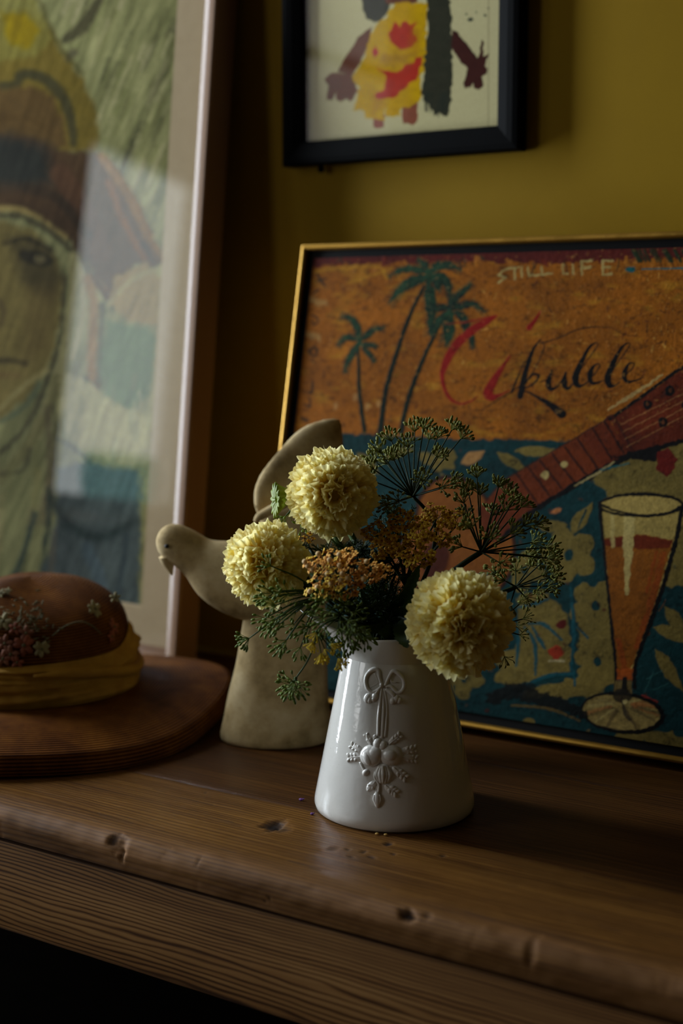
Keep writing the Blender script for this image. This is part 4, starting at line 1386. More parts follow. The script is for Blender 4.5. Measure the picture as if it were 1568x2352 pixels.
def smooth_union(name, balls, voxel, m, parent, smooth_it=6):
    mb = MB()
    for c, ax in balls:
        mb.ell(c, ax, 24, 14)
    me = bpy.data.meshes.new(name + '_raw')
    me.from_pydata([tuple(map(float, q)) for q in mb.v], [], mb.f)
    o = bpy.data.objects.new(name + '_raw', me)
    col.objects.link(o)
    r = o.modifiers.new('r', 'REMESH')
    r.mode = 'VOXEL'
    r.voxel_size = voxel
    s = o.modifiers.new('s', 'SMOOTH')
    s.factor = .5
    s.iterations = smooth_it
    dg = bpy.context.evaluated_depsgraph_get()
    nm = bpy.data.meshes.new_from_object(o.evaluated_get(dg))
    bpy.data.objects.remove(o)
    nm.name = name
    nm.materials.clear()
    nm.materials.append(m)
    nm.polygons.foreach_set('use_smooth', [True] * len(nm.polygons))
    return put(name, nm, parent)


def chain(nodes, n, flat=.85):
    """ellipsoids swept between (px, py, radius px, dd)"""
    q = catmull(nodes, n)
    out = []
    for (px, py, r, dd) in q:
        c = bd(px, py, dd)
        rr = r * BPX
        out.append((c, (Rt * rr, Hd * rr * flat, Zt * rr)))
    return out


balls = chain([(398, 1240, 38, 0), (404, 1248, 45, 0), (428, 1262, 47, 0), (468, 1290, 53, 0), (520, 1320, 78, 0), (590, 1335, 94, 0), (660, 1330, 97, .005), (720, 1300, 86, .01), (790, 1250, 50, .015)], 7, .8)
smooth_union('body', balls, .0032, m_stone, dove)
# flared oval plinth, hand-rubbed and slightly uneven
rings = catmull([(634, 1704, 121), (635, 1701, 126), (636, 1690, 128), (637, 1660, 123), (640, 1600, 114), (645, 1530, 104), (650, 1460, 96), (655, 1390, 88), (655, 1340, 60)], 5)
V, F = [], []
zb_ = bd(634, 1704)[2]
for (cx, cy, hw) in rings:
    c = bd(cx, cy)
    c[2] = max(c[2] - zb_, 0) + .0006
    for k in range(72):
        a = 2 * math.pi * k / 72
        w = 1 + .010 * math.sin(3 * a + cy * .01) + .008 * math.sin(5 * a - cy * .02) + .004 * math.sin(11 * a + cy * .05)
        V.append(c + (Rt * math.cos(a) + Hd * math.sin(a) * .72) * (hw * BPX * w))
for i in range(len(rings) - 1):
    for k in range(72):
        k2 = (k + 1) % 72
        F.append((i * 72 + k, i * 72 + k2, (i + 1) * 72 + k2, (i + 1) * 72 + k))
F.append(tuple(range(72))[::-1])
mk('plinth', V, F, m_stone, dove)
beak = MB()
beak.tube(catmull([bd(384, 1278), bd(386, 1292), bd(391, 1309), bd(395, 1321)], 4), [20 * BPX, 15 * BPX, 7 * BPX, 2 * BPX], 12)
beak.build('beak', m_stone, dove)
m_eye = simple('dark_eye_pit', (26, 22, 18), (34, 29, 23), 60, .7)
MB().ell(bd(387, 1249, -.0150), (Rt * .0024, Hd * .0024, Zt * .0022), 12, 8).build('eye', m_eye, dove)
# raised wing: thick curved blade sweeping up to the right, rolled lower lip
wing = chain([(606, 1168, 26, .012), (612, 1140, 33, .014), (632, 1112, 42, .018), (672, 1076, 50, .024), (715, 1032, 50, .032), (752, 995, 28, .038), (774, 976, 12, .042)], 8, .40)
wing += chain([(640, 1150, 34, .016), (690, 1110, 55, .022), (735, 1062, 50, .030), (766, 1020, 24, .037), (778, 985, 10, .041)], 8, .40)
wing += chain([(690, 1170, 50, .018), (735, 1120, 48, .026), (768, 1060, 24, .034)], 6, .40)
wing += chain([(690, 1280, 60, .012), (700, 1220, 55, .016), (705, 1180, 50, .02)], 5, .5)
smooth_union('wing', wing, .0028, m_stone, dove, 10)
lip = MB()
lip.tube(catmull([bd(586, 1196, -.004), bd(598, 1184, -.006), bd(630, 1166, -.008), bd(668, 1150, -.008), bd(705, 1142, -.004)], 6), [.002, .0045, .005, .0045, .002], 10)
lip.build('wing_edge', m_stone, dove)
fold = chain([(622, 1206, 30, .004), (655, 1200, 42, .002), (700, 1205, 54, .002), (700, 1260, 60, .004)], 7, .42)
smooth_union('wing_lining', fold, .003, m_stone, dove)

# ================================================================== straw hat
def straw(name, c1, c2, c3, rows):
    t = NT(name)
    uv = t.n('ShaderNodeUVMap', uv_map='rows').outputs[0]
    sp = t.n('ShaderNodeSeparateXYZ', {0: uv})
    w = t.math('SINE', t.math('MULTIPLY', sp.outputs[1], rows * 2 * math.pi))
    w = t.math('MULTIPLY_ADD', w, .5, .5)
    st = t.math('SINE', t.math('MULTIPLY', sp.outputs[0], 900.0))
    nz = t.noise(t.tc(), 30, 5, .65)
    f = t.math('MULTIPLY_ADD', w, .36, t.math('MULTIPLY_ADD', nz, .75, -.07))
    cc = t.ramp(f, [(.22, c1), (.5, c2), (.8, c3)])
    h = t.math('MULTIPLY_ADD', st, .03, t.math('POWER', w, .6))
    t.set(Base_Color=cc, Roughness=.6, Normal=t.bump(h, .8, .0011))
    t.b.inputs['Specular IOR Level'].default_value = .06
    return t.m


m_straw = straw('russet_straw', (46, 20, 3), (86, 45, 8), (124, 78, 24), 290)
HC = np.array([-.4520, .0270, 0.0])
hat = thing('straw_hat', HC, 'russet straw hat with yellow scarf band and embroidered crown', 'hat')


def hp(a, r, z):
    """a = 0 to the viewer's right, 90 degrees away from the viewer"""
    return HC + Rt * (r * math.cos(a)) + Hd * (r * math.sin(a)) + Zt * z


def uvrows(o, arr):
    uv = o.data.uv_layers.new(name='rows')
    li = np.zeros(len(o.data.loops), np.int32)
    o.data.loops.foreach_get('vertex_index', li)
    uv.data.foreach_set('uv', np.asarray(arr, np.float32)[li].ravel())


def surf(name, na, rows, fn, m, parent, closed=True):
    """rows of parameter f in 0..1; fn(a, f) -> point"""
    V, U = [], []
    L = 0
    prev = None
    for f in rows:
        ring = [fn(2 * math.pi * k / na, f) for k in range(na)]
        if prev is not None:
            L += np.linalg.norm(np.asarray(ring[0]) - np.asarray(prev[0]))
        prev = ring
        for k, q in enumerate(ring):
            V.append(q)
            U.append((k / na, L))
    F = []
    for i in range(len(rows) - 1):
        for k in range(na):
            k2 = (k + 1) % na
            F.append((i * na + k, i * na + k2, (i + 1) * na + k2, (i + 1) * na + k))
    o = mk(name, V, F, m, parent)
    uvrows(o, U)
    return o


cr = np.array([(.1020, .036), (.1020, .054), (.1010, .075), (.0980, .096), (.0930, .114), (.0840, .126), (.0700, .1365), (.0520, .1450), (.0300, .1505), (.0120, .1525), (.0002, .153)])
crs = catmull(cr, 4)


def crown_pt(a, f, off=0.0):
    i = f * (len(crs) - 1)
    r, z = np.interp(i, range(len(crs)), crs[:, 0]), np.interp(i, range(len(crs)), crs[:, 1])
    top = np.clip((z - .085) / .06, 0, 1)
    dent = (.0030 * math.sin(2 * a + .5) + .002 * math.sin(3 * a + 2)) * top * min(1, r / .04)
    z2 = z + dent + .003 * math.cos(a - 1.9) * top * min(1, r / .04)
    r2 = (r + off) * (1 + .018 * math.sin(2 * a + 1.2) + .012 * math.sin(3 * a) * top)
    return hp(a, r2, z2)


surf('crown', 160, np.linspace(0, 1, 45), crown_pt, m_straw, hat)


def edge_z(a):
    d = lambda c, w: math.exp(-(adiff(a, math.radians(c)) / math.radians(w)) ** 2)
    return .0115 + .016 * d(6, 34) + .008 * d(60, 40) + .004 * d(110, 40) + .003 * math.sin(3 * a)


def brim_pt(a, f):
    R1 = .200 + .004 * math.sin(2 * a + .4) + .003 * math.sin(5 * a)
    ez = edge_z(a)
    if f <= .85:
        g = f / .85
        r = .1030 + (R1 - .1030) * g
        z = .040 + (ez + .008 - .040) * g ** 1.15 + .004 * math.sin(math.pi * g)
    else:                                 # turned-down rim
        g = (f - .85) / .15
        r = R1 + .0035 * math.sin(math.pi * g * .8)
        z = ez + .008 - .019 * g
    return hp(a, r, max(z, .0008))


brim_rows = list(np.linspace(0, .85, 26)) + list(np.linspace(.87, 1, 6))
br = surf('brim', 200, brim_rows, brim_pt, m_straw, hat)
surf('brim_lining', 200, list(np.linspace(0, .84, 12)) + [.9, .97], lambda a, f: brim_pt(a, f) - Zt * .0014 - (hp(a, 1, 0) - HC) * .0012, m_straw, hat)
m_scarf = simple('ochre_scarf_cloth', (140, 99, 24), (160, 119, 38), 40, .75, .2, .3, 900, .0003)


def band_pt(a, f, zlo, zhi, bulge, ph):
    z0_, z1_ = zlo(a), zhi(a)
    z = z0_ + (z1_ - z0_) * f
    r0 = np.interp(z, cr[:, 1], cr[:, 0])
    w = .0024 * math.sin(9 * f + 1.7 * math.sin(a * 2 + ph) + ph) + .0018 * math.sin(19 * f + 2.4 * math.sin(a * 3 + ph * 2)) + .0007 * math.sin(31 * a + 6 * f)
    pinch = math.exp(-(adiff(a, math.radians(-72)) / .07) ** 2)
    b = bulge * (math.sin(math.pi * min(max(f, .02), .98)) ** .45) * (1 - .55 * pinch)
    q = hp(a, (r0 + .0008 + b + w * math.sin(math.pi * f)) * (1 + .018 * math.sin(2 * a + 1.2)), z)
    return q


rr = np.linspace(0, 1, 15)
surf('scarf_band', 200, rr, lambda a, f: band_pt(a, f, lambda a: .0385, lambda a: .069 + .003 * math.sin(2 * a), .0060, .3), m_scarf, hat)
surf('scarf_band', 200, rr, lambda a, f: band_pt(a, f, lambda a: .062, lambda a: .077 + .007 * math.sin(a * 1.0 + 2.2) + .022 * math.exp(-(adiff(a, .12) / .35) ** 2), .0052, 2.1), m_scarf, hat)
V, F = [], []
tw = MB()
q = [hp(a, .1095 + .001 * math.sin(3 * a), z) for a, z in ((-1.35, .074), (-1.0, .073), (-.7, .069), (-.4, .064), (-.15, .060), (.1, .061), (.4, .066))]
tw.tube(catmull(q, 6), [.0015, .005, .0055, .006, .006, .005, .002], 10)
tw.build('scarf_twist', m_scarf, hat)

# embroidery on the crown
m_thr = [simple('thread_pink', (132, 80, 54), (112, 64, 42), 90, .8), simple('thread_cream', (140, 128, 86), (116, 108, 70), 90, .8), simple('thread_olive', (96, 88, 48), (74, 70, 40), 90, .8), simple('thread_rust', (140, 70, 36), (110, 52, 26), 90, .8)]


def crown_hit(px, py):
    """spot on the crown side seen along a measured line"""
    r = ray(px, py)
    best, bf = None, 1e9
    for d in np.arange(1.30, 1.52, .002):
        q = CAM + r * d - HC
        rr = math.hypot(q @ Rt, q @ Hd)
        z = q[2]
        rad = np.interp(z, cr[:, 1], cr[:, 0]) if z < .153 else 0
        if rr <= rad:
            a = math.atan2(q @ Hd, q @ Rt)
            n = unit(Rt * math.cos(a) + Hd * math.sin(a) + Zt * np.clip((z - .09) / .07, 0, 1))
            return q + HC, n
    return CAM + r * 1.4, -Fw


def flower_on(px, py, r, cm, petals=5, cen=None):
    c, n = crown_hit(px, py)
    x, y, _ = frame_of(n)
    mb = MB()
    for i in range(petals):
        a = 2 * math.pi * i / petals + rng.uniform(0, .5)
        d = x * math.cos(a) + y * math.sin(a)
        e = np.cross(n, d)
        mb.ell(c + n * .0018 + d * r * .6, (e * r * .32, n * .0012, d * r * .55), 8, 5)
    o = mb.build('embroidered_flower', cm, hat)
    MB().ell(c + n * .0024, (x * r * .22, y * r * .22, n * .0016), 8, 5).build('flower_centre', cen or m_thr[2], o)


for (px, py, r, k, n_) in ((215, 1400, .0085, 1, 6), (95, 1490, .0075, 1, 7), (8, 1428, .0085, 1, 6), (258, 1440, .008, 3, 5), (252, 1462, .006, 3, 5), (12, 1478, .008, 0, 5), (55, 1482, .0095, 3, 6), (25, 1502, .008, 0, 5), (60, 1455, .007, 0, 5), (35, 1445, .006, 3, 5),
                           (8, 1512, .007, 0, 5), (40, 1520, .006, 3, 5), (265, 1372, .005, 1, 5), (5, 1365, .005, 1, 5), (20, 1360, .004, 1, 5)):
    flower_on(px, py, r, m_thr[k], n_)
mb = MB()
for _ in range(90):
    px, py = rng.normal(70, 26), rng.normal(1425, 26)
    if px < 2 or py > 1480:
        continue
    c, n = crown_hit(px, py)
    x, y, _ = frame_of(n)
    a = rng.uniform(0, 6.28)
    d = x * math.cos(a) + y * math.sin(a)
    mb.ell(c + n * .001, (np.cross(n, d) * .0008, n * .0008, d * rng.uniform(.0018, .004)), 5, 4)
tag(mb.build('stitched_leaves', m_thr[2], hat), kind='stuff')
mb = MB()
mb.tube(catmull([crown_hit(*q)[0] for q in ((120, 1460), (150, 1438), (185, 1428), (215, 1440), (240, 1465), (262, 1478))], 5), .0007, 5)
mb.build('stitched_vine', m_thr[2], hat)
# ================================================================== flowers in the jug
t = NT('cream_petal')
pz = t.n('ShaderNodeSeparateXYZ', {0: t.tc()}).outputs[2]
cc = t.ramp(pz, [(.15, (216, 172, 46)), (.55, (246, 226, 116)), (.92, (255, 248, 188))])
t.set(Base_Color=cc, Roughness=.5)
t.b.inputs['Specular IOR Level'].default_value = .3
tr_ = t.n('ShaderNodeBsdfTranslucent', {0: cc})
mx_ = t.n('ShaderNodeMixShader', {0: .55, 1: t.b.outputs[0], 2: tr_.outputs[0]})
t.t.links.new(mx_.outputs[0], t.out.inputs[0])
m_petal = t.m
m_core = leafy('petal_heart', (236, 200, 70), (244, 214, 90), 70, .7, .3, .1)
m_stem = leafy('stem_green', (44, 62, 22), (62, 84, 30), 40, .55, .05, .15)
m_stem_d = leafy('stem_dark_green', (28, 38, 14), (42, 54, 20), 40, .55, .05, .12)
m_leaf = leafy('deep_green_leaf', (28, 44, 15), (46, 66, 22), 60, .5, .22, .25)
m_bud = leafy('bud_green', (112, 132, 34), (150, 166, 56), 60, .5, .25, .4)


def petal_mesh(seed, bend, ruffle, wid, roll):
    """ruffled petal: rolled towards a trumpet (roll), leaning back (bend), frilled rim"""
    r = np.random.default_rng(seed)
    nu, nv = 25, 9
    p1, p2, p3 = r.uniform(0, 6.28, 3)
    k1, k2 = r.uniform(.9, 1.5), r.uniform(1.8, 2.6)
    V = []
    ang, y, z = 0.0, 0.0, 0.0
    for j in range(nv):
        v = j / (nv - 1)
        if j:
            ang = bend * max(0, (v - .3) / .7) ** 1.3
            y -= math.sin(ang) / (nv - 1)
            z += math.cos(ang) / (nv - 1)
        w = wid * (.22 + .78 * v ** 1.2)
        ny, nz = math.cos(ang), math.sin(ang)
        ro = max(roll * (1 - .35 * v), .02)
        for i in range(nu):
            u = -1 + 2 * i / (nu - 1)
            amp = ruffle * v ** 1.5
            rad = w / (2 * ro)
            x = rad * math.sin(ro * u)
            d = .07 * v ** 4 * math.sin(10 * u + p3) + rad * (1 - math.cos(ro * u)) + amp * (math.sin(k1 * math.pi * u + p1) + .7 * math.sin(k2 * math.pi * u + p2))
            tip = -.20 * v * v * abs(u) ** 4 + (.045 * math.sin(8 * u + p3) + .03 * math.sin(15 * u + p1)) * v ** 4
            V.append((x, y + ny * d - math.sin(ang) * tip, z + nz * d + math.cos(ang) * tip))
    F = [(j * nu + i, j * nu + i + 1, (j + 1) * nu + i + 1, (j + 1) * nu + i) for j in range(nv - 1) for i in range(nu - 1)]
    me = bpy.data.meshes.new('petal')
    me.from_pydata(V, [], F)
    me.materials.append(m_petal)
    me.polygons.foreach_set('use_smooth', [True] * len(F))
    return me


PET = [petal_mesh(100 + i, b, rf, w, ro) for i, (b, rf, w, ro) in enumerate(
    ((.15, .09, .9, 1.5), (.25, .10, 1.0, 1.2), (.35, .11, 1.05, .9), (.5, .11, 1.1, 1.3), (.7, .12, 1.2, .8), (.9, .13, 1.25, .5), (1.05, .13, 1.3, .4), (1.2, .12, 1.3, .3), (.5, .12, 1.1, 1.6), (.8, .12, 1.2, 1.0)))]


def M4(o, x, y, z, s):
    return Matrix(((x[0] * s, y[0] * s, z[0] * s, o[0]), (x[1] * s, y[1] * s, z[1] * s, o[1]), (x[2] * s, y[2] * s, z[2] * s, o[2]), (0, 0, 0, 1)))


def in_jug(k):
    a = k * 2.399
    r = .010 + .022 * ((k * .618) % 1)
    return [np.array([r * math.cos(a), r * math.sin(a), .150]), np.array([-1.1 * r * math.cos(a), -1.1 * r * math.sin(a), .080]), np.array([-1.6 * r * math.cos(a + .4), -1.6 * r * math.sin(a + .4), .012])]


def stem(pts, rad, m, parent, name='stem', n=7):
    return MB().tube(catmull(pts, 6), rad, n).build(name, m, parent)


BASE = (0, 0, .012)


def marigold(label, px, py, d, R, axis, npet, k, squash=1.0, seed=1):
    r = np.random.default_rng(seed)
    c = P3(px, py, d)
    ax = unit(axis)
    e1, e2, _ = frame_of(ax)
    root = thing('marigold', in_jug(k)[2], label, 'flower', 'cream pompon marigolds in the jug')
    core = MB()
    core.ell(c - ax * R * .04, (e1 * R * .70, e2 * R * .70, ax * R * .66), 20, 12)
    core.build('flower_heart', m_core, root)
    g = math.pi * (3 - math.sqrt(5))
    for i in range(npet):
        f = (i + .5) / npet
        th = math.acos(1 - f * 1.86) + r.normal(0, .05)
        ph = i * g + r.normal(0, .12)
        dv = unit(ax * math.cos(th) + (e1 * math.cos(ph) + e2 * math.sin(ph)) * math.sin(th))
        tn = unit(-ax * math.sin(th) + (e1 * math.cos(ph) + e2 * math.sin(ph)) * math.cos(th))
        if th < .45:
            me = PET[int(r.integers(0, 3))]
        elif th < 1.0:
            me = PET[int(r.choice([2, 3, 4, 8, 9]))]
        else:
            me = PET[int(r.choice([4, 5, 6, 7, 9]))]
        zz = unit(dv + tn * r.normal(.0, .12) + np.cross(dv, tn) * r.normal(0, .14))
        yy = unit(-tn + np.cross(dv, tn) * r.normal(0, .35))
        yy = unit(yy - zz * np.dot(yy, zz))
        xx = np.cross(yy, zz)
        sc = R * r.uniform(.47, .57)
        b = c - ax * R * .06 * math.cos(th) + dv * R * (.50 + r.uniform(-.05, .05)) * (1 if th > .5 else .94)
        put('petal', me, root, M4(b, xx, yy, zz, sc))
    back = c - ax * R * .75
    cal = MB()
    V, F = [], []
    for (rr, zz) in ((.50, .10), (.46, -.1), (.36, -.35), (.2, -.6), (.1, -.8)):
        for q in range(20):
            a = 2 * math.pi * q / 20
            w = 1 + .08 * math.cos(10 * a)
            V.append(back + ax * (R * zz + R * .1) + (e1 * math.cos(a) + e2 * math.sin(a)) * R * rr * w)
    for i in range(4):
        for q in range(20):
            q2 = (q + 1) % 20
            F.append((i * 20 + q, i * 20 + q2, (i + 1) * 20 + q2, (i + 1) * 20 + q))
    mk('calyx', V, F, m_stem, root)
    J = in_jug(k)
    end = back - ax * R * .6
    mid = end * .45 + J[0] * .55 + np.array([0, 0, .012])
    stem([end, end * .8 + mid * .2 - ax * .006, mid] + J, [.0026, .0030, .0032, .0032], m_stem, root)
    return root


marigold('topmost of the three cream pompon marigolds, in front of the raised stone wing', 762, 1133, 1.20, .0358, -Fw + .10 * Rt - .08 * Up, 290, 1, seed=3)
marigold('leftmost cream pompon marigold, beside the breast of the stone dove', 611, 1296, 1.19, .0342, -Fw - .38 * Rt + .10 * Up, 280, 2, seed=5)
marigold('largest and lowest cream pompon marigold hanging over the right rim of the jug', 1055, 1431, 1.128, .0403, -Fw + .14 * Rt + .04 * Up, 298, 3, seed=8)


# ---- a pleated bud left of the top marigold
def bud(k):
    J = in_jug(k)
    root = thing('marigold_bud', J[2], 'small pleated green bud left of the topmost marigold', 'flower bud')
    tip, base = P3(632, 1138, 1.205), P3(674, 1140, 1.212)
    ax = unit(tip - base)
    L = np.linalg.norm(tip - base)
    e1 = unit(Up - ax * np.dot(Up, ax))
    e2 = np.cross(ax, e1)
    V, F = [], []
    pr_ = [(0, .0035), (.25, .0052), (.5, .0066), (.72, .0082), (.88, .0098), (1.0, .0112), (1.03, .0104), (.99, .0070), (.95, .003)]
    n = 56
    for i, (f, rr) in enumerate(pr_):
        for q in range(n):
            a = 2 * math.pi * q / n
            w = 1 + (.26 * f) * math.cos(13 * a) + .05 * f * math.sin(3 * a)
            bendy = -.35 * f * f * math.cos(a)
            V.append(base + ax * (L * f + .002 * math.cos(a) * f) + (e1 * math.cos(a) * 1.12 + e2 * math.sin(a) * .8) * rr * w - e1 * .004 * f * f + ax * bendy * .004)
    for i in range(len(pr_) - 1):
        for q in range(n):
            q2 = (q + 1) % n
            F.append((i * n + q, i * n + q2, (i + 1) * n + q2, (i + 1) * n + q))
    mk('pleated_calyx', V, F, m_bud, root)
    stem([base + ax * .002, base - ax * .012, P3(740, 1180, 1.235), P3(820, 1330, 1.215)] + J, [.003, .0024, .0024], m_stem, root)


bud(4)


# ---- dill / fennel umbels
def seed_shape(mb, c, d, L, w, n=6):
    x, y, d = frame_of(d)
    mb.ell(c + d * L * .5, (x * w, y * w * .8, d * L * .5), n, 4)


m_seed = leafy('dill_seed_green', (86, 106, 28), (124, 144, 54), 90, .5, .25, .25)
m_seed_d = leafy('dill_seed_olive', (98, 102, 32), (134, 136, 54), 90, .5, .2, .25)
m_seed_y = leafy('fennel_blossom_yellow', (206, 182, 18), (226, 200, 40), 90, .6, .3, .3)


def umbellet(mb, c, d, n, L, r, sl=.0050, sw=.0011, spread=1.0, droop=0.0):
    x, y, d = frame_of(d)
    for i in range(n):
        f = (i + .5) / n
        th = spread * math.sqrt(f) * 1.05 + r.normal(0, .06)
        ph = i * 2.399 + r.normal(0, .2)
        e = unit(d * math.cos(th) + (x * math.cos(ph) + y * math.sin(ph)) * math.sin(th) - Zt * droop * r.uniform(.2, 1))
        l = L * r.uniform(.75, 1.15)
        q = c + e * l
        mb.tube([c, c + e * l * .5 + unit(e + d) * .0004, q], .00028, 4)
        e2 = unit(e + np.array(r.normal(0, .25, 3)))
        if sl:
            seed_shape(mb, q - e2 * .0003, e2, sl * r.uniform(.75, 1.15), sw * r.uniform(.85, 1.2))


def umbel(label, hub, tips, path, seed, ms, mst, n=18, L=.0090, rad=.0007, sl=.0048, sw=.0013, k=5, stem_r=(.0016, .0019, .0022), droop=0.0, sag=0.0, spread=1.0, name='dill_umbel', group='dill seed heads in the jug', cat='dill'):
    r = np.random.default_rng(seed)
    h = P3(*hub)
    J = in_jug(k)
    root = thing(name, J[2], label, cat, group)
    stem([h] + [P3(*q) for q in path] + J, stem_r, mst, root)
    MB().ell(h, (Rt * .0016, Up * .0016, Fw * .0016), 8, 5).build('hub', mst, root)
    for tp in tips:
        px, py = tp[0], tp[1]
        dd = tp[2] if len(tp) > 2 else r.uniform(-.022, .022)
        nn = tp[3] if len(tp) > 3 else n
        e = P3(px, py, hub[2] + dd)
        d = unit(e - h)
        mid = (h + e) / 2 + np.array([0, 0, sag * np.linalg.norm(e - h)])
        ro = MB().tube(catmull([h, mid, e], 5), [rad * 1.15, rad, rad * .8], 5).build('ray', mst, root)
        mb = MB()
        umbellet(mb, e, unit(d + Zt * .15), nn, L * r.uniform(.85, 1.15), r, sl, sw, spread, droop)
        tag(mb.build('seed_cluster', ms, ro), kind='stuff')
    return root


umbel('upright dill seed head, the tallest stem, before the painted sea', (948, 1140, 1.235),
      [(952, 992), (972, 986), (1004, 1006), (1037, 988), (1058, 1008), (899, 1014), (936, 1028), (874, 1040), (862, 1060), (889, 1066), (905, 1058), (1004, 1052), (858, 1078), (1012, 1122, -.03), (864, 1108), (968, 1104, -.035), (925, 1050, .02), (1035, 1112, -.01), (985, 1010, .02), (915, 1150, -.03), (890, 1160, -.02)],
      [(978, 1172, 1.235), (1000, 1215, 1.235), (985, 1300, 1.225), (940, 1400, 1.21)], 21, m_seed_d, m_stem_d, k=5)
umbel('wide dill seed head spreading in front of the painted ukulele neck', (1105, 1268, 1.20),
      [(1095, 1098), (1102, 1138), (1144, 1120), (1160, 1135), (1178, 1152), (1196, 1165), (1065, 1156), (1068, 1186), (1157, 1174), (1200, 1208), (1228, 1208), (1172, 1226), (1126, 1236, -.03), (1222, 1246), (1254, 1258), (1257, 1282), (1062, 1256), (1146, 1292, -.03), (1080, 1215), (1130, 1185, .02), (1210, 1275, .02), (1075, 1130, .015)],
      [(1060, 1298, 1.20), (1000, 1345, 1.205), (950, 1420, 1.205)], 22, m_seed_d, m_stem_d, k=6, stem_r=(.0024, .0026, .0028))
umbel('dark dill seed head drooping just above the largest marigold', (1184, 1348, 1.235),
      [(1218, 1300), (1244, 1322), (1264, 1326), (1258, 1346), (1232, 1356), (1184, 1312), (1160, 1334), (1150, 1370), (1205, 1370), (1172, 1384), (1140, 1318), (1246, 1290)],
      [(1150, 1362, 1.235), (1060, 1390, 1.23), (960, 1440, 1.215)], 23, m_seed_d, m_stem_d, k=7, stem_r=(.0022, .0024, .0026), droop=.3)
umbel('sparse dill seed head peeping out to the right of the largest marigold', (1130, 1440, 1.215),
      [(1192, 1388, -.01, 6), (1200, 1422, 0, 7), (1192, 1458, 0, 7), (1158, 1508, -.01, 8), (1186, 1440, .01, 5)],
      [(1060, 1440, 1.215), (980, 1450, 1.21)], 24, m_seed_d, m_stem_d, k=8, L=.008, sl=.0035, sw=.0007)
umbel('loose dill seed head fanning out to the left below the leftmost marigold', (742, 1368, 1.155),
      [(622, 1300, -.012, 8), (628, 1362), (613, 1374), (633, 1390), (648, 1357), (608, 1420, 0, 5), (632, 1424), (624, 1440), (644, 1432), (572, 1466, 0, 20), (658, 1470), (648, 1482, .0, 8), (690, 1486, .0, 8), (680, 1406, 0, 5), (676, 1432, 0, 6), (694, 1368, 0, 6), (664, 1364, 0, 8), (650, 1408), (700, 1440, 0, 7)],
      [(790, 1390, 1.165), (850, 1430, 1.18)], 25, m_seed, m_stem, n=10, L=.0090, k=9, sag=.06, droop=.35)
umbel('drooping dill seed head left of the bow on the jug', (679, 1558, 1.150), [(676, 1566, -.004, 16), (668, 1570, .002, 18), (684, 1574, -.003, 14), (672, 1578, .003, 12)],
      [(705, 1520, 1.148), (722, 1480, 1.145), (735, 1440, 1.15), (790, 1420, 1.165), (850, 1445, 1.18)], 26, m_seed, m_stem, L=.0105, k=10, stem_r=(.0007, .0008, .0012), droop=.45, spread=1.7)
umbel('leafy green dill head spilling over the lip of the jug', (782, 1412, 1.135),
      [(728, 1400), (744, 1416), (762, 1400), (781, 1443), (808, 1435), (797, 1459, -.005, 10), (824, 1448), (773, 1459), (714, 1438), (806, 1468, 0, 9), (786, 1478, 0, 8), (790, 1390), (815, 1405), (838, 1462, 0, 8), (750, 1440), (740, 1380), (765, 1375), (800, 1425)],
      [(800, 1432, 1.14), (840, 1440, 1.16)], 27, m_seed, m_stem, n=11, L=.0085, k=11, droop=.5, sl=.0048, sw=.0012)
umbel('yellow fennel blossom dangling from the lip of the jug', (728, 1450, 1.125),
      [(737, 1500, -.003, 22), (776, 1512, 0, 24), (760, 1478, 0, 16), (719, 1474, 0, 14), (727, 1452, 0, 8), (745, 1490, 0, 12)],
      [(760, 1425, 1.13), (820, 1420, 1.15)], 28, m_seed_y, m_stem, L=.0072, k=12, sl=.0022, sw=.0009, droop=.35, stem_r=(.0006, .0009, .0012), rad=.0005, name='fennel_blossom', group='dill seed heads in the jug', cat='fennel')
umbel('few green dill seeds beside the pleated bud', (668, 1172, 1.222), [(655, 1186, 0, 7), (690, 1205, 0, 5), (664, 1180, .0, 4)],
      [(700, 1190, 1.23), (780, 1260, 1.225), (840, 1380, 1.21)], 29, m_seed, m_stem, L=.0075, k=13, droop=.3, stem_r=(.0006, .001, .0014))


# ---- yarrow: flat heads of little florets
def floret_mesh(name, cpet, ccen, k, seed):
    r = np.random.default_rng(seed)
    mb = MB()
    for i in range(k):
        a = 2 * math.pi * i / k + r.normal(0, .12)
        d = np.array([math.cos(a), math.sin(a), r.uniform(-.1, .25)])
        e = np.array([-math.sin(a), math.cos(a), 0])
        mb.ell(d * .62 + np.array([0, 0, .12]), (e * .40, np.array([0, 0, .10]), d * .42), 8, 5)
    me = bpy.data.meshes.new(name)
    np_ = len(mb.f)
    for _ in range(7):
        q = r.normal(0, .2, 2)
        mb.ell((q[0], q[1], .26), ((.13, 0, 0), (0, .13, 0), (0, 0, .16)), 6, 4)
    mb.ell((0, 0, -.25), ((.30, 0, 0), (0, .30, 0), (0, 0, .45)), 8, 5)
    me.from_pydata([tuple(map(float, q)) for q in mb.v], [], mb.f)
    me.materials.append(cpet)
    me.materials.append(ccen)
    me.polygons.foreach_set('material_index', [0] * np_ + [1] * (len(mb.f) - np_))
    me.polygons.foreach_set('use_smooth', [True] * len(mb.f))
    return me


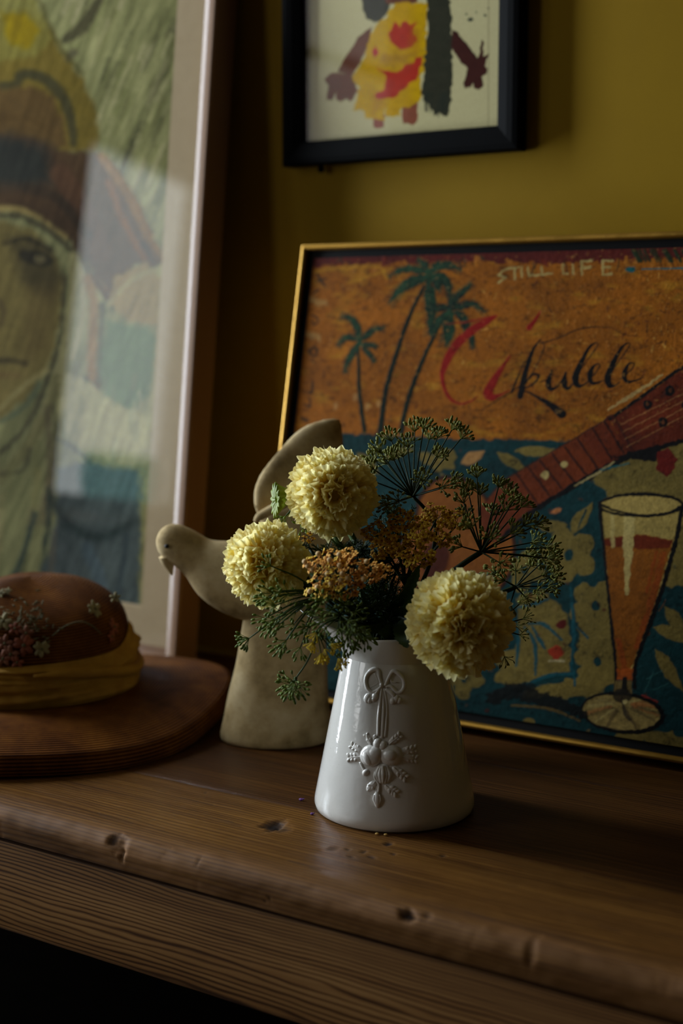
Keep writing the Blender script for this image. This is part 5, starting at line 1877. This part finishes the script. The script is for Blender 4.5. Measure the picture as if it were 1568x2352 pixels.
m_ya = leafy('yarrow_gold', (246, 208, 56), (250, 220, 90), 90, .6, .25, .3)
m_yb = leafy('yarrow_orange', (244, 180, 62), (248, 196, 92), 90, .6, .25, .3)
m_yc = leafy('yarrow_tawny', (212, 166, 40), (224, 180, 58), 90, .65, .2, .25)
m_yd = leafy('yarrow_eye', (150, 92, 34), (176, 112, 44), 90, .7, .1, .2)
m_ybud = leafy('yarrow_bud_tan', (226, 190, 128), (236, 206, 150), 90, .6, .2, .3)
FLO = [floret_mesh('floret', m_ya, m_yd, 5, 1), floret_mesh('floret', m_yb, m_yd, 5, 2), floret_mesh('floret', m_yb, m_yb, 5, 3), floret_mesh('floret', m_yc, m_yd, 5, 4), floret_mesh('floret', m_yc, m_yd, 5, 5)]


def yarrow(label, clusters, d0, kinds, k, seed, size, nrm, path, buds=0):
    r = np.random.default_rng(seed)
    J = in_jug(k)
    root = thing('yarrow', J[2], label, 'flower', 'yarrow heads in the jug')
    ctr = P3(*path[0])
    stem([ctr] + [P3(*q) for q in path[1:]] + J, [.0014, .0018, .002], m_stem_d, root)
    nb = 0
    allp = []
    for (cx, cy, rx, ry, n, dd, kk) in clusters:
        cb = P3(cx, cy + 16, d0 + dd + .022)
        MB().tube(catmull([ctr, (ctr + cb) / 2 + Zt * .002, cb], 4), [.0011, .0008], 5).build('branch', m_stem_d, root)
        pts = []
        tries = 0
        while len(pts) < n and tries < 4000:
            tries += 1
            a, f = r.uniform(0, 6.28), math.sqrt(r.random())
            q = (cx + rx * f * math.cos(a), cy + ry * f * math.sin(a))
            if any(math.hypot(q[0] - w[0], q[1] - w[1]) < 11.5 for w in pts):
                continue
            pts.append((q[0], q[1], f))
        tw = MB()
        for (x, y, f) in pts:
            c = P3(x, y, d0 + dd + .010 * f * f + r.normal(0, .0022) + (y - cy) * -.00008)
            nz = unit(np.asarray(nrm) + Rt * (x - cx) / rx * .5 - Up * (y - cy) / ry * .5 + r.normal(0, .22, 3))
            a, b, _ = frame_of(nz)
            ang = r.uniform(0, 6.28)
            xx = a * math.cos(ang) + b * math.sin(ang)
            yy = np.cross(nz, xx)
            me = FLO[int(r.choice(kk))]
            put('floret', me, root, M4(c, xx, yy, nz, size * r.uniform(.85, 1.12)))
            tw.tube([c - nz * size * .5, (c + cb) / 2 - nz * .003, cb], .0003, 4)
        tag(tw.build('floret_stalks', m_stem_d, root), kind='stuff')
    return root


def add_buds(root, spots, d0, size):
    for i, (x, y) in enumerate(spots):
        MB().ell(P3(x, y, d0), (Rt * size, Up * size, Fw * size), 10, 7).build('round_bud', m_ybud, root)


ya = yarrow('golden orange yarrow head lit at the front of the bouquet', [
    (722, 1298, 26, 18, 9, .0, [0, 1]), (765, 1282, 32, 20, 13, .004, [0, 1, 2]), (805, 1300, 32, 30, 18, .0, [1, 2]), (755, 1330, 44, 26, 20, -.004, [0, 1]),
    (855, 1312, 38, 24, 18, .008, [1, 2]), (735, 1360, 32, 14, 10, -.002, [0]), (785, 1355, 34, 22, 15, -.004, [0, 1]), (800, 1272, 16, 12, 5, .008, [1, 2]), (820, 1330, 22, 18, 8, .0, [1])], 1.120, None, 14, 41, .0033, -Fw * .5 + Up * .6 - Rt * .5,
    [(800, 1392, 1.150), (830, 1440, 1.175)])
add_buds(ya, [(731, 1272), (707, 1300), (718, 1307), (779, 1274), (780, 1299), (786, 1318), (712, 1358), (729, 1349), (760, 1340), (783, 1332), (798, 1328), (757, 1286), (752, 1318), (700, 1290), (842, 1290), (835, 1330)], 1.1165, .0023)
yb = yarrow('tawny brown yarrow head in shade behind the golden one', [
    (925, 1195, 34, 24, 16, .0, [3, 4]), (872, 1225, 40, 26, 18, .0, [3, 4]), (880, 1260, 36, 22, 14, .0, [3, 4]), (960, 1225, 34, 26, 16, -.004, [3, 0]), (1000, 1180, 34, 24, 14, .006, [3, 0]), (1045, 1195, 30, 20, 10, .006, [3]),
    (955, 1275, 44, 28, 20, -.006, [3, 0]), (1010, 1235, 26, 22, 9, .0, [3]), (915, 1250, 30, 24, 12, .0, [3, 4])], 1.190, None, 15, 42, .0036, -Fw * .8 + Up * .55,
    [(930, 1345, 1.215), (915, 1420, 1.21)])
yc = yarrow('small brownish yarrow bud head between the two upper marigolds', [(702, 1236, 18, 10, 6, .0, [3, 4])], 1.205, None, 16, 43, .0028, -Fw * .5 + Up,
            [(712, 1262, 1.215), (760, 1330, 1.21), (840, 1420, 1.2)])


# ---- feathery and broad green leaves
def feather(base, mid, tip, W, r, n=15, m=None):
    q = catmull([base, mid, tip], 12)
    mb = MB()
    mb.tube(q, [.0009, .0007, .0003], 4)
    for i in range(2, n):
        f = i / n
        p = q[min(len(q) - 1, int(f * (len(q) - 1)))]
        tg = unit(q[min(len(q) - 1, int(f * (len(q) - 1)) + 1)] - q[max(0, int(f * (len(q) - 1)) - 1)])
        a, b, _ = frame_of(tg)
        ph0 = r.uniform(-.4, .4)
        for s in (0, math.pi):
            sd = a * math.cos(s + ph0) + b * math.sin(s + ph0)
            L = W * math.sin(math.pi * (.12 + .8 * f)) * r.uniform(.8, 1.2)
            d = unit(sd + tg * .7 + r.normal(0, .12, 3))
            e = p + d * L
            nn = np.cross(d, tg)
            mb.tube([p, (p + e) / 2, e], [.0004, .0004, .0002], 3)
            for j in range(3):
                g = .3 + .25 * j
                for s2 in (-1, 1):
                    pp = p + d * L * g
                    dd = unit(d * .8 + s2 * np.cross(nn, d) * .8 + r.normal(0, .15, 3))
                    l2 = L * .42 * (1 - .4 * g)
                    w2 = l2 * .17
                    sx = np.cross(dd, nn)
                    k0 = len(mb.v)
                    mb.v.extend([tuple(pp), tuple(pp + dd * l2 * .5 + sx * w2), tuple(pp + dd * l2), tuple(pp + dd * l2 * .5 - sx * w2)])
                    mb.f.append((k0, k0 + 1, k0 + 2, k0 + 3))
    return mb


def sprig(label, k, seed, leaves, group='feathery greenery in the jug'):
    r = np.random.default_rng(seed)
    J = in_jug(k)
    root = thing('green_sprig', J[2], label, 'foliage', group)
    top = P3(*leaves[0][0])
    stem([top, (top + J[0]) / 2 + Zt * .004] + J, [.0009, .0016, .002], m_stem_d, root)
    for (b, mi, tp, W) in leaves:
        feather(P3(*b), P3(*mi), P3(*tp), W, r).build('leaf', m_leaf, root, False)


def fan(cx, cy, d, targets, W):
    out = []
    for (tx, ty, td) in targets:
        out.append(((cx, cy, d), ((cx + tx) / 2 + rng.uniform(-10, 10), (cy + ty) / 2 - 12, (d + td) / 2), (tx, ty, td), W))
    return out


sprig('dark feathery leaves under the golden yarrow head', 17, 51, fan(850, 1440, 1.180, [(752, 1392, 1.165), (770, 1428, 1.155), (800, 1375, 1.165), (842, 1362, 1.165), (868, 1385, 1.16), (815, 1425, 1.155), (700, 1345, 1.19), (730, 1340, 1.185)], .0115))
sprig('dark feathery leaves filling the middle of the bouquet', 18, 52, fan(880, 1420, 1.205, [(845, 1315, 1.19), (880, 1320, 1.185), (915, 1325, 1.19), (940, 1365, 1.19), (905, 1385, 1.18), (870, 1350, 1.175), (935, 1420, 1.19), (895, 1440, 1.17), (850, 1405, 1.17)], .0125))
sprig('feathery leaves rising under the topmost marigold', 19, 53, fan(800, 1330, 1.215, [(715, 1250, 1.22), (745, 1248, 1.225), (780, 1245, 1.225), (815, 1240, 1.225), (850, 1245, 1.225), (690, 1250, 1.215), (830, 1270, 1.215), (770, 1270, 1.215)], .0115))
sprig('feathery leaves behind the tall dill stem', 20, 54, fan(920, 1290, 1.235, [(860, 1180, 1.24), (890, 1165, 1.24), (925, 1165, 1.24), (950, 1160, 1.245), (880, 1130, 1.245), (905, 1150, 1.25), (840, 1210, 1.235)], .0105))
sprig('dark leaves behind the largest marigold', 21, 55, fan(1000, 1430, 1.215, [(1110, 1330, 1.23), (1150, 1350, 1.235), (1165, 1390, 1.235), (1140, 1310, 1.235), (1090, 1350, 1.225), (970, 1350, 1.205), (950, 1390, 1.20)], .012))
sprig('dark feathery leaves at the back of the jug mouth', 22, 56, fan(900, 1440, 1.235, [(800, 1340, 1.235), (840, 1330, 1.24), (880, 1330, 1.24), (920, 1345, 1.245), (950, 1400, 1.24), (780, 1390, 1.23), (860, 1370, 1.235), (830, 1290, 1.24), (900, 1300, 1.245)], .014))


sprig('dense dark leaves between the topmost marigold and the tawny yarrow', 25, 57, fan(880, 1330, 1.235, [(820, 1245, 1.232), (850, 1225, 1.235), (875, 1205, 1.235), (845, 1270, 1.228), (905, 1280, 1.228), (870, 1290, 1.225), (925, 1300, 1.225), (800, 1275, 1.225), (940, 1330, 1.225)], .014))
sprig('dense dark leaves low behind the rim of the jug', 26, 58, fan(920, 1450, 1.225, [(955, 1330, 1.215), (975, 1370, 1.22), (930, 1350, 1.215), (900, 1370, 1.21), (870, 1400, 1.205), (985, 1400, 1.225), (840, 1380, 1.205), (820, 1350, 1.21), (890, 1330, 1.215)], .014))


def broad_leaf(mb, pts, w, nrm, teeth=7):
    q = catmull(pts, 10)
    m = len(q)
    V, F = [], []
    for i in range(m):
        f = i / (m - 1)
        tg = unit(q[min(i + 1, m - 1)] - q[max(i - 1, 0)])
        sd = unit(np.cross(tg, nrm))
        ww = w * (math.sin(math.pi * (.06 + .92 * f)) ** .8) * (1 - .22 * ((i * teeth / m) % 1))
        V += [q[i] - sd * ww + nrm * ww * .25, q[i] - nrm * .0004, q[i] + sd * ww + nrm * ww * .25]
    for i in range(m - 1):
        for j in range(2):
            F.append((i * 3 + j, i * 3 + j + 1, (i + 1) * 3 + j + 1, (i + 1) * 3 + j))
    mb.add(V, F)


J = in_jug(23)
lf_ = thing('leafy_stem', J[2], 'broad dark toothed leaves hanging over the front rim of the jug', 'foliage', 'broad leaves in the jug')
stem([P3(905, 1400, 1.19)] + J, [.0018, .002], m_stem_d, lf_)
for pts, w in (([(905, 1420, 1.19), (918, 1440, 1.165), (926, 1465, 1.145), (936, 1488, 1.138)], .0075), ([(900, 1400, 1.19), (930, 1370, 1.18), (950, 1330, 1.175), (962, 1300, 1.18)], .0055), ([(905, 1410, 1.19), (938, 1400, 1.17), (955, 1365, 1.165)], .006),
               ([(905, 1430, 1.185), (890, 1448, 1.165), (868, 1455, 1.155)], .005), ([(900, 1420, 1.19), (935, 1445, 1.165), (948, 1470, 1.155)], .008), ([(890, 1410, 1.19), (870, 1440, 1.17), (850, 1452, 1.16)], .0045)):
    mb = MB()
    broad_leaf(mb, [P3(*q) for q in pts], w, -Fw)
    mb.build('leaf', m_leaf, lf_)
J = in_jug(24)
lf2 = thing('leafy_stem', J[2], 'dark pointed leaf tucked behind the leftmost marigold', 'foliage', 'broad leaves in the jug')
stem([P3(740, 1370, 1.19), P3(820, 1420, 1.195)] + J, [.0012, .0016], m_stem_d, lf2)
for pts, w in (([(740, 1370, 1.19), (712, 1345, 1.192), (685, 1330, 1.196), (672, 1330, 1.20)], .0065), ([(740, 1370, 1.19), (700, 1352, 1.2), (668, 1345, 1.205)], .005)):
    mb = MB()
    broad_leaf(mb, [P3(*q) for q in pts], w, -Fw)
    mb.build('leaf', m_leaf, lf2)

# ---- fallen bits on the table
m_vio = leafy('violet_petal', (98, 52, 120), (122, 70, 140), 90, .6, .3)
for label, px, py, s in (('tiny violet petal on the table behind the jug', 691, 1836, .0022), ('tiny violet petal touching the left foot of the jug', 716, 1869, .0016)):
    q = onplane(px, py, (0, 0, .0012), Zt)
    mb = MB()
    mb.ell(q, (np.array([s, 0, 0]), np.array([0, s * .7, .0004]), np.array([0, 0, .0009])), 8, 5)
    mb.ell(q + np.array([s * .8, s * .4, .0003]), (np.array([s * .5, 0, .0005]), np.array([0, s * .6, 0]), np.array([0, 0, .0008])), 8, 5)
    tag(mb.build('fallen_petal', m_vio), label, 'petal', 'petals fallen on the table')
m_crumb = leafy('dry_floret', (190, 150, 70), (206, 170, 90), 90, .7, .2)
for label, px, py in (('pale dry crumb just in front of the jug foot, left of its pair', 866, 1915), ('pale dry crumb just in front of the jug foot, right of its pair', 886, 1917)):
    q = onplane(px, py, (0, 0, .0012), Zt)
    tag(MB().ell(q, ((.0018, .0004, 0), (0, .001, 0), (0, 0, .0009)), 7, 5).build('dry_floret', m_crumb), label, 'petal', 'petals fallen on the table')
